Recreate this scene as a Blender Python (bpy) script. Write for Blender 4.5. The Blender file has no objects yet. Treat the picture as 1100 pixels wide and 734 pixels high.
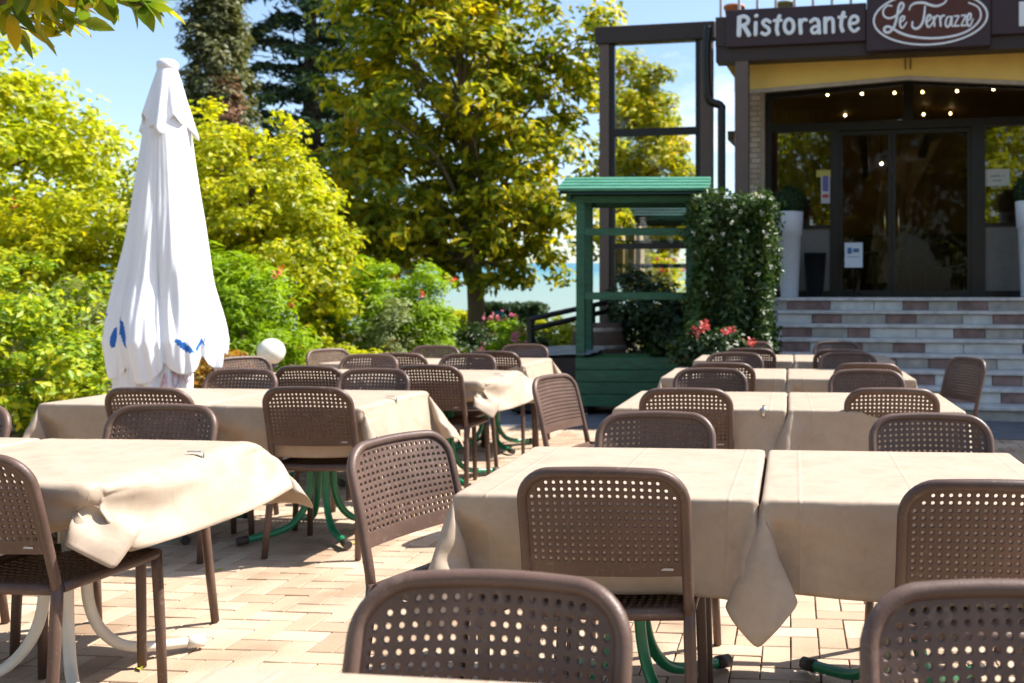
import bpy, math, random
import numpy as np
from mathutils import Vector, Matrix
R = math.radians
sc = bpy.context.scene
COL = sc.collection
PI = math.pi

# ---------------------------------------------------------------- camera frame used while measuring the place
F, H, CX, CY = 1020.0, 1.313, 760.0, 318.0      # focal length in photo pixels, eye height, principal point


def P(px, py, z=0.0):
    """world point at height z seen at a photo pixel"""
    Y = F * (H - z) / (py - CY)
    return Vector(((px - CX) / F * Y, Y, z))


def Q(px, py, Y):
    return Vector(((px - CX) / F * Y, Y, H - (py - CY) / F * Y))


# ---------------------------------------------------------------- materials
MATS = {}


def new_mat(name):
    m = bpy.data.materials.new(name)
    m.use_nodes = True
    nt = m.node_tree
    b = nt.nodes['Principled BSDF']
    return m, nt, b


def N(nt, t, **kw):
    n = nt.nodes.new(t)
    for k, v in kw.items():
        setattr(n, k, v)
    return n


def ramp(nt, stops):
    r = N(nt, 'ShaderNodeValToRGB')
    e = r.color_ramp.elements
    e[0].position, e[0].color = stops[0][0], (*stops[0][1], 1)
    e[1].position, e[1].color = stops[-1][0], (*stops[-1][1], 1)
    for p, c in stops[1:-1]:
        x = e.new(p)
        x.color = (*c, 1)
    return r


def mat(name, col, rough=.5, var=.12, scale=12.0, bump=0.0, bscale=60.0, spec=.4, metal=0.0, stretch=None, coat=0.0):
    """plain surface with a soft procedural unevenness in colour and gloss"""
    if name in MATS:
        return MATS[name]
    m, nt, b = new_mat(name)
    tc = N(nt, 'ShaderNodeTexCoord')
    mp = N(nt, 'ShaderNodeMapping')
    nt.links.new(tc.outputs['Object'], mp.inputs[0])
    if stretch:
        mp.inputs['Scale'].default_value = stretch
    no = N(nt, 'ShaderNodeTexNoise')
    no.inputs['Scale'].default_value = scale
    no.inputs['Detail'].default_value = 6
    nt.links.new(mp.outputs[0], no.inputs['Vector'])
    lo = tuple(max(0, c * (1 - var)) for c in col)
    hi = tuple(min(1, c * (1 + var)) for c in col)
    r = ramp(nt, [(.3, lo), (.7, hi)])
    nt.links.new(no.outputs['Fac'], r.inputs[0])
    nt.links.new(r.outputs[0], b.inputs['Base Color'])
    mr = N(nt, 'ShaderNodeMapRange')
    mr.inputs['To Min'].default_value = max(.03, rough - .08)
    mr.inputs['To Max'].default_value = min(1, rough + .1)
    nt.links.new(no.outputs['Fac'], mr.inputs[0])
    nt.links.new(mr.outputs[0], b.inputs['Roughness'])
    b.inputs['Specular IOR Level'].default_value = spec
    b.inputs['Metallic'].default_value = metal
    b.inputs['Coat Weight'].default_value = coat
    if bump:
        n2 = N(nt, 'ShaderNodeTexNoise')
        n2.inputs['Scale'].default_value = bscale
        n2.inputs['Detail'].default_value = 4
        nt.links.new(mp.outputs[0], n2.inputs['Vector'])
        bp = N(nt, 'ShaderNodeBump')
        bp.inputs['Strength'].default_value = bump
        bp.inputs['Distance'].default_value = .01
        nt.links.new(n2.outputs['Fac'], bp.inputs['Height'])
        nt.links.new(bp.outputs[0], b.inputs['Normal'])
    MATS[name] = m
    return m


def leaf_mat(name, stops, trans=.52, rough=.42, spec=.35, nscale=1.6):
    """leaves: each leaf has its own tint, tints drift over the crown; light passes through"""
    if name in MATS:
        return MATS[name]
    m, nt, b = new_mat(name)
    g = N(nt, 'ShaderNodeNewGeometry')
    tc = N(nt, 'ShaderNodeTexCoord')
    no = N(nt, 'ShaderNodeTexNoise')
    no.inputs['Scale'].default_value = nscale
    no.inputs['Detail'].default_value = 3
    nt.links.new(tc.outputs['Object'], no.inputs['Vector'])
    mr = N(nt, 'ShaderNodeMapRange')
    mr.inputs['From Min'].default_value = .25
    mr.inputs['From Max'].default_value = .75
    nt.links.new(no.outputs['Fac'], mr.inputs[0])
    mx = N(nt, 'ShaderNodeMath', operation='MULTIPLY_ADD')
    nt.links.new(mr.outputs[0], mx.inputs[0])
    mx.inputs[1].default_value = .42
    m2 = N(nt, 'ShaderNodeMath', operation='MULTIPLY')
    nt.links.new(g.outputs['Random Per Island'], m2.inputs[0])
    m2.inputs[1].default_value = .58
    nt.links.new(m2.outputs[0], mx.inputs[2])
    r = ramp(nt, stops)
    nt.links.new(mx.outputs[0], r.inputs[0])
    nt.links.new(r.outputs[0], b.inputs['Base Color'])
    b.inputs['Roughness'].default_value = rough
    b.inputs['Specular IOR Level'].default_value = spec
    tr = N(nt, 'ShaderNodeBsdfTranslucent')
    br = N(nt, 'ShaderNodeMix', data_type='RGBA', blend_type='MULTIPLY')
    br.inputs[0].default_value = 1
    nt.links.new(r.outputs[0], br.inputs[6])
    br.inputs[7].default_value = (1.15, 1.12, .55, 1)
    nt.links.new(br.outputs[2], tr.inputs[0])
    ms = N(nt, 'ShaderNodeMixShader')
    ms.inputs[0].default_value = trans
    nt.links.new(b.outputs[0], ms.inputs[1])
    nt.links.new(tr.outputs[0], ms.inputs[2])
    nt.links.new(ms.outputs[0], nt.nodes['Material Output'].inputs[0])
    MATS[name] = m
    return m


def emit_mat(name, col, s):
    if name in MATS:
        return MATS[name]
    m, nt, b = new_mat(name)
    b.inputs['Emission Color'].default_value = (*col, 1)
    b.inputs['Emission Strength'].default_value = s
    MATS[name] = m
    return m


def glass_mat(name, tint, ior=1.6, minr=.0):
    m, nt, b = new_mat(name)
    t = N(nt, 'ShaderNodeBsdfTransparent')
    t.inputs[0].default_value = (*tint, 1)
    g = N(nt, 'ShaderNodeBsdfGlossy')
    g.inputs['Roughness'].default_value = .015
    fr = N(nt, 'ShaderNodeFresnel')
    fr.inputs[0].default_value = ior
    ad = N(nt, 'ShaderNodeMath', operation='ADD')
    nt.links.new(fr.outputs[0], ad.inputs[0])
    ad.inputs[1].default_value = minr
    ad.use_clamp = True
    ms = N(nt, 'ShaderNodeMixShader')
    nt.links.new(ad.outputs[0], ms.inputs[0])
    nt.links.new(t.outputs[0], ms.inputs[1])
    nt.links.new(g.outputs[0], ms.inputs[2])
    nt.links.new(ms.outputs[0], nt.nodes['Material Output'].inputs[0])
    return m


# ---------------------------------------------------------------- mesh building
class MB:
    def __init__(s):
        s.v, s.f, s.m, s.s = [], [], [], []

    def add(s, vs, fs, mi=0, smooth=False):
        o = len(s.v)
        s.v.extend(tuple(v) for v in vs)
        for f in fs:
            s.f.append(tuple(i + o for i in f))
            s.m.append(mi)
            s.s.append(smooth)

    def box(s, c, d, rz=0.0, mi=0, bev=0.0, rx=0.0, taper=1.0):
        """box of size d centred at c, optional chamfer and taper towards the top"""
        hx, hy, hz = d[0] / 2, d[1] / 2, d[2] / 2
        M = Matrix.Rotation(rz, 3, 'Z') @ Matrix.Rotation(rx, 3, 'X')
        c = Vector(c)
        if bev <= 0:
            vs = [(x * (taper if z > 0 else 1), y * (taper if z > 0 else 1), z) for x in (-hx, hx) for y in (-hy, hy) for z in (-hz, hz)]
            fs = [(0, 1, 3, 2), (4, 6, 7, 5), (0, 4, 5, 1), (2, 3, 7, 6), (0, 2, 6, 4), (1, 5, 7, 3)]
        else:
            b = min(bev, hx * .9, hy * .9, hz * .9)
            vs, fs = [], []
            idx = {}
            for sx in (-1, 1):
                for sy in (-1, 1):
                    for sz in (-1, 1):
                        for ax in range(3):
                            p = [sx * (hx - b), sy * (hy - b), sz * (hz - b)]
                            p[ax] = (sx * hx, sy * hy, sz * hz)[ax]
                            idx[(sx, sy, sz, ax)] = len(vs)
                            vs.append(tuple(p))
            S = (-1, 1)
            for q in S:
                fs.append([idx[(q, a, e, 0)] for a, e in ((-1, -1), (1, -1), (1, 1), (-1, 1))])
                fs.append([idx[(a, q, e, 1)] for a, e in ((-1, -1), (1, -1), (1, 1), (-1, 1))])
                fs.append([idx[(a, e, q, 2)] for a, e in ((-1, -1), (1, -1), (1, 1), (-1, 1))])
            for a in S:
                for e in S:
                    fs.append([idx[(a, e, -1, 0)], idx[(a, e, 1, 0)], idx[(a, e, 1, 1)], idx[(a, e, -1, 1)]])
                    fs.append([idx[(a, -1, e, 0)], idx[(a, 1, e, 0)], idx[(a, 1, e, 2)], idx[(a, -1, e, 2)]])
                    fs.append([idx[(-1, a, e, 1)], idx[(1, a, e, 1)], idx[(1, a, e, 2)], idx[(-1, a, e, 2)]])
                    for g in S:
                        fs.append([idx[(a, e, g, 0)], idx[(a, e, g, 1)], idx[(a, e, g, 2)]])
            # orient outward
            out = []
            for f in fs:
                p = [Vector(vs[i]) for i in f]
                n = (p[1] - p[0]).cross(p[2] - p[0])
                cc = sum(p, Vector()) / len(p)
                out.append(tuple(f) if n.dot(cc) > 0 else tuple(reversed(f)))
            fs = out
        s.add([c + M @ Vector(v) for v in vs], fs, mi)

    def bb(s, x0, x1, y0, y1, z0, z1, mi=0, bev=0.0):
        s.box(((x0 + x1) / 2, (y0 + y1) / 2, (z0 + z1) / 2), (abs(x1 - x0), abs(y1 - y0), abs(z1 - z0)), 0, mi, bev)

    def tube(s, pts, r, n=10, mi=0, cap=True, smooth=True, flat=1.0, up=None):
        pts = [Vector(p) for p in pts]
        k = len(pts)
        rs = [r] * k if isinstance(r, (int, float)) else list(r)
        T = []
        for i in range(k):
            a = pts[max(0, i - 1)]
            b = pts[min(k - 1, i + 1)]
            T.append((b - a).normalized())
        ref = Vector(up) if up else (Vector((0, 0, 1)) if abs(T[0].z) < .9 else Vector((0, 1, 0)))
        nrm = (ref - T[0] * ref.dot(T[0])).normalized()
        vs = []
        for i in range(k):
            nrm = (nrm - T[i] * nrm.dot(T[i])).normalized()
            bi = T[i].cross(nrm)
            for j in range(n):
                a = 2 * PI * j / n
                vs.append(pts[i] + nrm * (math.cos(a) * rs[i] * flat) + bi * (math.sin(a) * rs[i]))
        fs = []
        for i in range(k - 1):
            for j in range(n):
                a = i * n + j
                b = i * n + (j + 1) % n
                fs.append((a, b, b + n, a + n))
        s.add(vs, fs, mi, smooth)
        if cap:
            o = len(s.v) - n * k
            s.f.append(tuple(o + j for j in reversed(range(n))))
            s.m.append(mi)
            s.s.append(False)
            o2 = o + n * (k - 1)
            s.f.append(tuple(o2 + j for j in range(n)))
            s.m.append(mi)
            s.s.append(False)

    def lathe(s, prof, c=(0, 0, 0), n=24, mi=0, smooth=True, cap=True):
        c = Vector(c)
        vs, fs = [], []
        for r, z in prof:
            for j in range(n):
                a = 2 * PI * j / n
                vs.append(c + Vector((r * math.cos(a), r * math.sin(a), z)))
        k = len(prof)
        for i in range(k - 1):
            for j in range(n):
                a = i * n + j
                b = i * n + (j + 1) % n
                fs.append((a, b, b + n, a + n))
        if cap:
            fs.append(tuple(reversed(range(n))))
            fs.append(tuple((k - 1) * n + j for j in range(n)))
        s.add(vs, fs, mi, smooth)

    def prism(s, poly, f0, f1, mi=0):
        """polygon (list of 2-tuples) swept between the maps f0, f1 : 2-tuple -> 3D"""
        n = len(poly)
        vs = [f0(p) for p in poly] + [f1(p) for p in poly]
        fs = [tuple(range(n)), tuple(reversed(range(n, 2 * n)))]
        for i in range(n):
            j = (i + 1) % n
            fs.append((i, i + n, j + n, j))
        s.add(vs, fs, mi)

    def sphere(s, c, r, n=20, k=12, mi=0, sc_=(1, 1, 1)):
        prof = [(r * math.sin(PI * i / k) + 1e-4, -r * math.cos(PI * i / k)) for i in range(k + 1)]
        o = len(s.v)
        s.lathe(prof, (0, 0, 0), n, mi)
        for i in range(o, len(s.v)):
            v = s.v[i]
            s.v[i] = (c[0] + v[0] * sc_[0], c[1] + v[1] * sc_[1], c[2] + v[2] * sc_[2])

    def build(s, name, mats, parent=None, loc=None, rz=0.0):
        me = bpy.data.meshes.new(name)
        me.from_pydata(s.v, [], s.f)
        if not isinstance(mats, (list, tuple)):
            mats = [mats]
        for m in mats:
            me.materials.append(m)
        me.polygons.foreach_set('material_index', s.m)
        me.polygons.foreach_set('use_smooth', s.s)
        me.update()
        return link(name, me, parent, loc, rz)


def link(name, me, parent=None, loc=None, rz=0.0):
    o = bpy.data.objects.new(name, me)
    COL.objects.link(o)
    if parent is not None:
        o.parent = parent
    if loc is not None:
        o.location = loc
    if rz:
        o.rotation_euler = (0, 0, rz)
    return o


def tag(o, label=None, cat=None, group=None, kind=None):
    if label:
        o['label'] = label
    if cat:
        o['category'] = cat
    if group:
        o['group'] = group
    if kind:
        o['kind'] = kind
    return o


def thing(name, label, cat, loc=(0, 0, 0), rz=0.0, group=None):
    o = bpy.data.objects.new(name, None)
    o.empty_display_size = .2
    COL.objects.link(o)
    o.location = loc
    o.rotation_euler = (0, 0, rz)
    return tag(o, label, cat, group)


def dup(root, loc, rz, label, group=None):
    r = root.copy()
    COL.objects.link(r)
    r.location = loc
    r.rotation_euler = (0, 0, rz)
    r['label'] = label
    if group:
        r['group'] = group
    for ch in list(root.children):
        c = ch.copy()
        COL.objects.link(c)
        c.parent = r
        for g in list(ch.children):
            d = g.copy()
            COL.objects.link(d)
            d.parent = c
    return r


def arc(c, r, a0, a1, n, plane):
    out = []
    for i in range(n + 1):
        a = R(a0 + (a1 - a0) * i / n)
        out.append(plane(c[0] + r * math.cos(a), c[1] + r * math.sin(a)))
    return out


def spline(pts, n=6):
    """Catmull-Rom through the points"""
    pts = [Vector(p) for p in pts]
    if len(pts) < 3:
        return pts
    q = [pts[0] * 2 - pts[1]] + pts + [pts[-1] * 2 - pts[-2]]
    out = []
    for i in range(1, len(q) - 2):
        a, b, c, d = q[i - 1], q[i], q[i + 1], q[i + 2]
        for k in range(n):
            t = k / n
            out.append(.5 * ((2 * b) + (c - a) * t + (2 * a - 5 * b + 4 * c - d) * t * t + (3 * b - a - 3 * c + d) * t ** 3))
    out.append(pts[-1])
    return out


# ---------------------------------------------------------------- foliage
def leaves_mesh(name, C, Nn, L, W, mt, parent, seed, kinds=None, flat=False):
    """one leaf (pointed, folded along its midrib) at every centre C with normal Nn"""
    rs = np.random.RandomState(seed)
    n = len(C)
    C = np.asarray(C, float)
    Nn = np.asarray(Nn, float)
    Nn /= np.linalg.norm(Nn, axis=1, keepdims=True) + 1e-9
    A = rs.normal(size=(n, 3))
    A -= Nn * (A * Nn).sum(1, keepdims=True)
    A /= np.linalg.norm(A, axis=1, keepdims=True) + 1e-9
    B = np.cross(Nn, A)
    ln = L * rs.uniform(.65, 1.25, (n, 1))
    wd = W * rs.uniform(.7, 1.2, (n, 1))
    b = C - A * ln * .5
    t = C + A * ln * .5 - Nn * ln * .10
    m1 = C + A * ln * .02
    lf = m1 + B * wd * .5 + Nn * wd * .16
    rt = m1 - B * wd * .5 + Nn * wd * .16
    V = np.stack([b, rt, t, lf], 1).reshape(-1, 3)
    me = bpy.data.meshes.new(name)
    me.vertices.add(4 * n)
    me.vertices.foreach_set('co', V.astype(np.float32).ravel())
    base = (np.arange(n) * 4)[:, None]
    tri = np.concatenate([base + np.array([0, 1, 2]), base + np.array([0, 2, 3])], 1).ravel()
    me.loops.add(6 * n)
    me.loops.foreach_set('vertex_index', tri.astype(np.int32))
    me.polygons.add(2 * n)
    me.polygons.foreach_set('loop_start', (np.arange(2 * n) * 3).astype(np.int32))
    mts = mt if isinstance(mt, (list, tuple)) else [mt]
    for m in mts:
        me.materials.append(m)
    me.update(calc_edges=True)
    if kinds is not None:
        me.polygons.foreach_set('material_index', np.repeat(np.asarray(kinds, np.int32), 2))
    me.validate()
    return link(name, me, parent)


def clumps_in(ells, n, rs, lo=.45):
    vol = np.array([e[3] * e[4] * e[5] for e in ells]) ** .8
    pick = rs.choice(len(ells), n, p=vol / vol.sum())
    out, nor = [], []
    for k in pick:
        e = ells[k]
        d = rs.normal(size=3)
        d /= np.linalg.norm(d)
        r = (lo ** 3 + (1 - lo ** 3) * rs.uniform()) ** (1 / 3)
        wob = 1 + .16 * math.sin(3.1 * d[0] + 5 * d[2] + k) + .12 * math.sin(6 * d[1] - 4 * d[2] + 2 * k)
        out.append((e[0] + d[0] * e[3] * r * wob, e[1] + d[1] * e[4] * r * wob, e[2] + d[2] * e[5] * r * wob))
        nor.append(d)
    return np.array(out), np.array(nor)


def crown(name, parent, ells, ncl, per, cr, L, W, mt, seed, lo=.5, up=.7, zmin=.05, squash=.75):
    rs = np.random.RandomState(seed)
    cc, nn = clumps_in(ells, ncl, rs, lo)
    keep = cc[:, 2] > zmin
    cc, nn = cc[keep], nn[keep]
    m = len(cc)
    off = rs.normal(size=(m, per, 3))
    off /= np.linalg.norm(off, axis=2, keepdims=True)
    off *= rs.uniform(.15, 1, (m, per, 1)) ** .5
    rad = cr * rs.uniform(.6, 1.35, (m, 1, 1))
    pos = cc[:, None, :] + off * rad * np.array([1, 1, squash])
    nor = off * .8 + nn[:, None, :] * .5 + np.array([0, 0, up]) + rs.normal(size=off.shape) * .45
    pos = pos.reshape(-1, 3)
    nor = nor.reshape(-1, 3)
    k = pos[:, 2] > zmin
    return leaves_mesh(name, pos[k], nor[k], L, W, mt, parent, seed + 1), cc


def limbs(mb, base, top, targets, r0, rs, n=26, mi=0):
    """tapered trunk with limbs that reach into the crown"""
    base, top = Vector(base), Vector(top)
    mid = []
    for i in range(7):
        t = i / 6
        p = base.lerp(top, t) + Vector((rs.uniform(-.05, .05), rs.uniform(-.05, .05), 0)) * (1 if 0 < i else 0) * r0 * 4
        mid.append(p)
    rad = [r0 * (1.25 if i == 0 else 1) * (1 - .72 * i / 6) for i in range(7)]
    mb.tube(mid, rad, 12, mi)
    idx = rs.permutation(len(targets))[:n]
    for k in idx:
        t = Vector(targets[k])
        f = min(.95, max(.3, (t.z - base.z) / max(.1, top.z - base.z) * .75 + rs.uniform(-.15, .1)))
        j = f * 6
        a = mid[int(j)].lerp(mid[min(6, int(j) + 1)], j - int(j))
        r = r0 * (1 - .72 * f) * .42
        m = a.lerp(t, .5) + Vector((rs.uniform(-.2, .2), rs.uniform(-.2, .2), rs.uniform(-.1, .3))) * (t - a).length * .35
        pts = spline([a, m, t], 5)
        mb.tube(pts, [r * (1 - .8 * i / (len(pts) - 1)) for i in range(len(pts))], 6, mi)


def hedge_box(name, parent, x0, x1, y0, y1, z0, z1, n, L, W, mt, seed, depth=.16, lump=.03):
    rs = np.random.RandomState(seed)
    d = np.array([x1 - x0, y1 - y0, z1 - z0])
    ar = np.array([d[1] * d[2], d[1] * d[2], d[0] * d[2], d[0] * d[2], d[0] * d[1]])
    fc = rs.choice(5, n, p=ar / ar.sum())
    u = rs.uniform(size=(n, 3))
    nor = np.zeros((n, 3))
    dep = rs.uniform(size=n) ** 2 * depth
    for k, (ax, side) in enumerate([(0, 0), (0, 1), (1, 0), (1, 1), (2, 1)]):
        s = fc == k
        a_, b_ = u[s, (ax + 1) % 3], u[s, (ax + 2) % 3]
        wob = lump * (np.sin(a_ * 9 + 5 * b_ + k) + np.sin(b_ * 13 - 4 * a_) + .6 * np.sin(a_ * 23 + b_ * 19)) + .02 * rs.normal(size=s.sum())
        u[s, ax] = side + (dep[s] * (1 if side == 0 else -1) + wob) / d[ax]
        nor[s, ax] = 2 * side - 1
    pos = np.array([x0, y0, z0]) + u * d
    nor = nor * .7 + np.array([0, 0, .5]) + rs.normal(size=nor.shape) * .5
    return leaves_mesh(name, pos, nor, L, W, mt, parent, seed + 1)

# ---------------------------------------------------------------- cloths: draped over a table board with the cloth solver
def grid(lo, hi):
    """rows of the sheet, crowded where it bends over the edge of the board"""
    n = max(3, round((-.452 - lo) / .026))
    k = max(3, round((hi - .452) / .026))
    g = [lo + (-.452 - lo) * i / n for i in range(n)] + [-.452, -.438, -.426, -.414, -.396]
    g += [-.396 + .792 * i / 18 for i in range(1, 18)] + [.396, .414, .426, .438, .452]
    return g + [.452 + (hi - .452) * i / k for i in range(1, k + 1)]


def drape(seed, xr, grav, ys=1.40, frames=64):
    """sheet dropped on the board; the slanted pull of grav makes the windward side flare"""
    rnd = random.Random(seed)
    sc.gravity = grav
    bm_ = bpy.data.meshes.new('board')
    a = .42
    bm_.from_pydata([(x, y, z) for x in (-a, a) for y in (-a, a) for z in (.70, .745)], [],
                    [(0, 1, 3, 2), (4, 6, 7, 5), (0, 4, 5, 1), (2, 3, 7, 6), (0, 2, 6, 4), (1, 5, 7, 3)])
    tb = bpy.data.objects.new('board', bm_)
    COL.objects.link(tb)
    tb.modifiers.new('hit', 'COLLISION')
    tb.collision.thickness_outer = .004
    tb.collision.cloth_friction = 30
    rot = R(rnd.uniform(-.7, .7))
    dx, dy = rnd.uniform(-.004, .004), rnd.uniform(-.004, .004)
    gx, gy = grid(-.70, xr), grid(-ys / 2, ys / 2)
    nx, ny = len(gx), len(gy)
    vs, fs, uv = [], [], []
    for y in gy:
        for x in gx:
            vs.append((x * math.cos(rot) - y * math.sin(rot) + dx, x * math.sin(rot) + y * math.cos(rot) + dy, .752 + rnd.uniform(0, .003)))
            uv.append(((x + .70) / 1.40, (y + .70) / 1.40))
    for j in range(ny - 1):
        for i in range(nx - 1):
            k = j * nx + i
            fs.append((k, k + 1, k + nx + 1, k + nx))
    me = bpy.data.meshes.new('sheet')
    me.from_pydata(vs, [], fs)
    o = bpy.data.objects.new('sheet', me)
    COL.objects.link(o)
    md = o.modifiers.new('cloth', 'CLOTH')
    s = md.settings
    s.quality = 7
    s.mass = .25
    s.tension_stiffness = s.compression_stiffness = 40
    s.shear_stiffness = 25
    s.bending_stiffness = 1.2
    s.air_damping = 3.0
    s.tension_damping = 5
    s.bending_damping = 2
    md.collision_settings.collision_quality = 4
    md.collision_settings.distance_min = .004
    md.collision_settings.use_self_collision = False
    md.point_cache.frame_start = 1
    md.point_cache.frame_end = frames
    sc.frame_end = frames
    for f in range(1, frames + 1):
        sc.frame_set(f)
    out = bpy.data.meshes.new_from_object(o.evaluated_get(bpy.context.evaluated_depsgraph_get()))
    pts = [tuple(v.co) for v in out.vertices]
    for q in (o, tb):
        bpy.data.objects.remove(q)
    for q in (me, bm_, out):
        bpy.data.meshes.remove(q)
    sc.frame_set(1)
    return pts, fs, uv


CLOTHS = {}
for key, args in (('A', (1, .57, (0, 0, -9.8))), ('B', (3, .70, (.4, 0, -9.8))), ('C', (2, .70, (0, -.5, -9.8))),
                  ('D', (7, .57, (-.6, 0, -9.8))), ('E', (12, .62, (6.0, .8, -8), 1.28)), ('F', (13, .70, (4.2, -.2, -9), 1.38))):
    CLOTHS[key] = drape(*args)
sc.gravity = (0, 0, -9.81)

# ================================================================ world, sun, camera
SUN_AZ, SUN_EL = R(73), R(51)                       # azimuth clockwise from +Y
SUNV = Vector((math.sin(SUN_AZ) * math.cos(SUN_EL), math.cos(SUN_AZ) * math.cos(SUN_EL), math.sin(SUN_EL)))
w = bpy.data.worlds.new('World')
sc.world = w
w.use_nodes = True
nt = w.node_tree
bg = nt.nodes['Background']
sky = N(nt, 'ShaderNodeTexSky', sky_type='NISHITA')
sky.sun_disc = False
sky.sun_elevation = SUN_EL
sky.sun_rotation = SUN_AZ
sky.air_density = 1.0
sky.dust_density = 1.2
sky.ozone_density = 1.6
tc = N(nt, 'ShaderNodeTexCoord')
mp = N(nt, 'ShaderNodeMapping')
mp.inputs['Scale'].default_value = (1, 1, 2.6)
nt.links.new(tc.outputs['Generated'], mp.inputs[0])
no = N(nt, 'ShaderNodeTexNoise')
no.inputs['Scale'].default_value = 3.2
no.inputs['Detail'].default_value = 7
no.inputs['Roughness'].default_value = .6
nt.links.new(mp.outputs[0], no.inputs['Vector'])
cr_ = ramp(nt, [(.58, (0, 0, 0)), (.78, (1, 1, 1))])
nt.links.new(no.outputs['Fac'], cr_.inputs[0])
mixs = N(nt, 'ShaderNodeMix', data_type='RGBA')
nt.links.new(cr_.outputs[0], mixs.inputs[0])
nt.links.new(sky.outputs[0], mixs.inputs[6])
mixs.inputs[7].default_value = (6.5, 6.8, 7.2, 1)
nt.links.new(mixs.outputs[2], bg.inputs[0])
bg.inputs[1].default_value = .115

sl = bpy.data.lights.new('sun', 'SUN')
sl.energy = 5.0
sl.angle = R(.53)
sl.color = (1.0, .945, .875)
so = bpy.data.objects.new('sun', sl)
COL.objects.link(so)
so.rotation_euler = SUNV.to_track_quat('Z', 'Y').to_euler()

cam = bpy.data.cameras.new('camera')
cam.sensor_width = 36
cam.lens = F / 1100 * 36
cam.shift_x = -(CX - 550) / 1100
cam.shift_y = -(367 - CY) / 1100
cam.clip_start = .05
cam.clip_end = 9000
cam.dof.use_dof = True
cam.dof.focus_distance = 2.75
cam.dof.aperture_fstop = 4.0
co = bpy.data.objects.new('camera', cam)
COL.objects.link(co)
co.location = (0, 0, H)
co.rotation_euler = (R(90), 0, 0)
sc.camera = co
sc.view_settings.view_transform = 'Standard'
sc.view_settings.look = 'None'
sc.view_settings.exposure = 1.18
sc.view_settings.gamma = 1
sc.render.engine = 'CYCLES'
sc.cycles.use_denoising = True
sc.cycles.max_bounces = 8
sc.cycles.transparent_max_bounces = 12
sc.cycles.caustics_reflective = False
sc.cycles.caustics_refractive = False

# ================================================================ ground
TY = R(-5)                                          # heading of the terrace and its tables
soil = mat('soil', (.10, .085, .04), .9, .5, 1.2, .6, 18)
m = MB()
xs = [-160, -60, -30, -16, -8, 0, 8, 16, 30, 60, 160]
ys = [-120, -40, -12, 0, 8, 16, 24, 32, 40, 47]
rnd = random.Random(3)
vs = [(x, y, -.035 - (max(0, y - 30) * .03)) for y in ys for x in xs]
fs = [(j * 11 + i, j * 11 + i + 1, j * 11 + i + 12, j * 11 + i + 11) for j in range(len(ys) - 1) for i in range(10)]
m.add(vs, fs)
tag(m.build('ground', soil), kind='structure')

# lake: a wide sheet reaching the horizon, the terrace leans two degrees away from it
mt, nt, b = new_mat('lake_water')
tc = N(nt, 'ShaderNodeTexCoord')
sp = N(nt, 'ShaderNodeSeparateXYZ')
nt.links.new(tc.outputs['Object'], sp.inputs[0])
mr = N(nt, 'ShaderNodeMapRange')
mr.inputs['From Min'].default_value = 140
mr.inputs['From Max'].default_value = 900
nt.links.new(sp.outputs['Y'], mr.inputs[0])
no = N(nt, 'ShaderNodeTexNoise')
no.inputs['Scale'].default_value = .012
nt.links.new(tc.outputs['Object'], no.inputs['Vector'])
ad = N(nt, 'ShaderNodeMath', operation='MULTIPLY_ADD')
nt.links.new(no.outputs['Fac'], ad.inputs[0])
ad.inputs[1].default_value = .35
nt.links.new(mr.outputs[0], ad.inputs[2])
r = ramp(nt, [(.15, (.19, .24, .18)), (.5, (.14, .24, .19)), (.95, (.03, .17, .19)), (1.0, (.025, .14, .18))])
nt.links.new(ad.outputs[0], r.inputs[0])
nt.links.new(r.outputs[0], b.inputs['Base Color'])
b.inputs['Roughness'].default_value = .35
b.inputs['Specular IOR Level'].default_value = .25
wv = N(nt, 'ShaderNodeTexNoise')
wv.inputs['Scale'].default_value = .5
wv.inputs['Detail'].default_value = 5
nt.links.new(tc.outputs['Object'], wv.inputs['Vector'])
bp = N(nt, 'ShaderNodeBump')
bp.inputs['Strength'].default_value = .5
bp.inputs['Distance'].default_value = .6
nt.links.new(wv.outputs['Fac'], bp.inputs['Height'])
nt.links.new(bp.outputs[0], b.inputs['Normal'])
m = MB()
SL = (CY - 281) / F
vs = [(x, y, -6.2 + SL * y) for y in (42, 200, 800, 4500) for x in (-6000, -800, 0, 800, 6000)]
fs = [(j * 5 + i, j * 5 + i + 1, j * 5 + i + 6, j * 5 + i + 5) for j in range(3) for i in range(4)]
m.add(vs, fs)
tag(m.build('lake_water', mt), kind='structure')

# terrace: a joint bed and real herringbone pavers
ct, st = math.cos(TY), math.sin(TY)


def tw(a, b_, z=0.0):
    return Vector((a * ct - b_ * st, a * st + b_ * ct, z))


bed = mat('paver_bed', (.12, .09, .06), .95, .3, 40)
m = MB()
m.add([tw(-6.6, -3, -.012), tw(9, -3, -.012), tw(9, 12.0, -.012), tw(-6.6, 12.0, -.012)], [(0, 1, 2, 3)])
tag(m.build('terrace_bed', bed), kind='structure')

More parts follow.
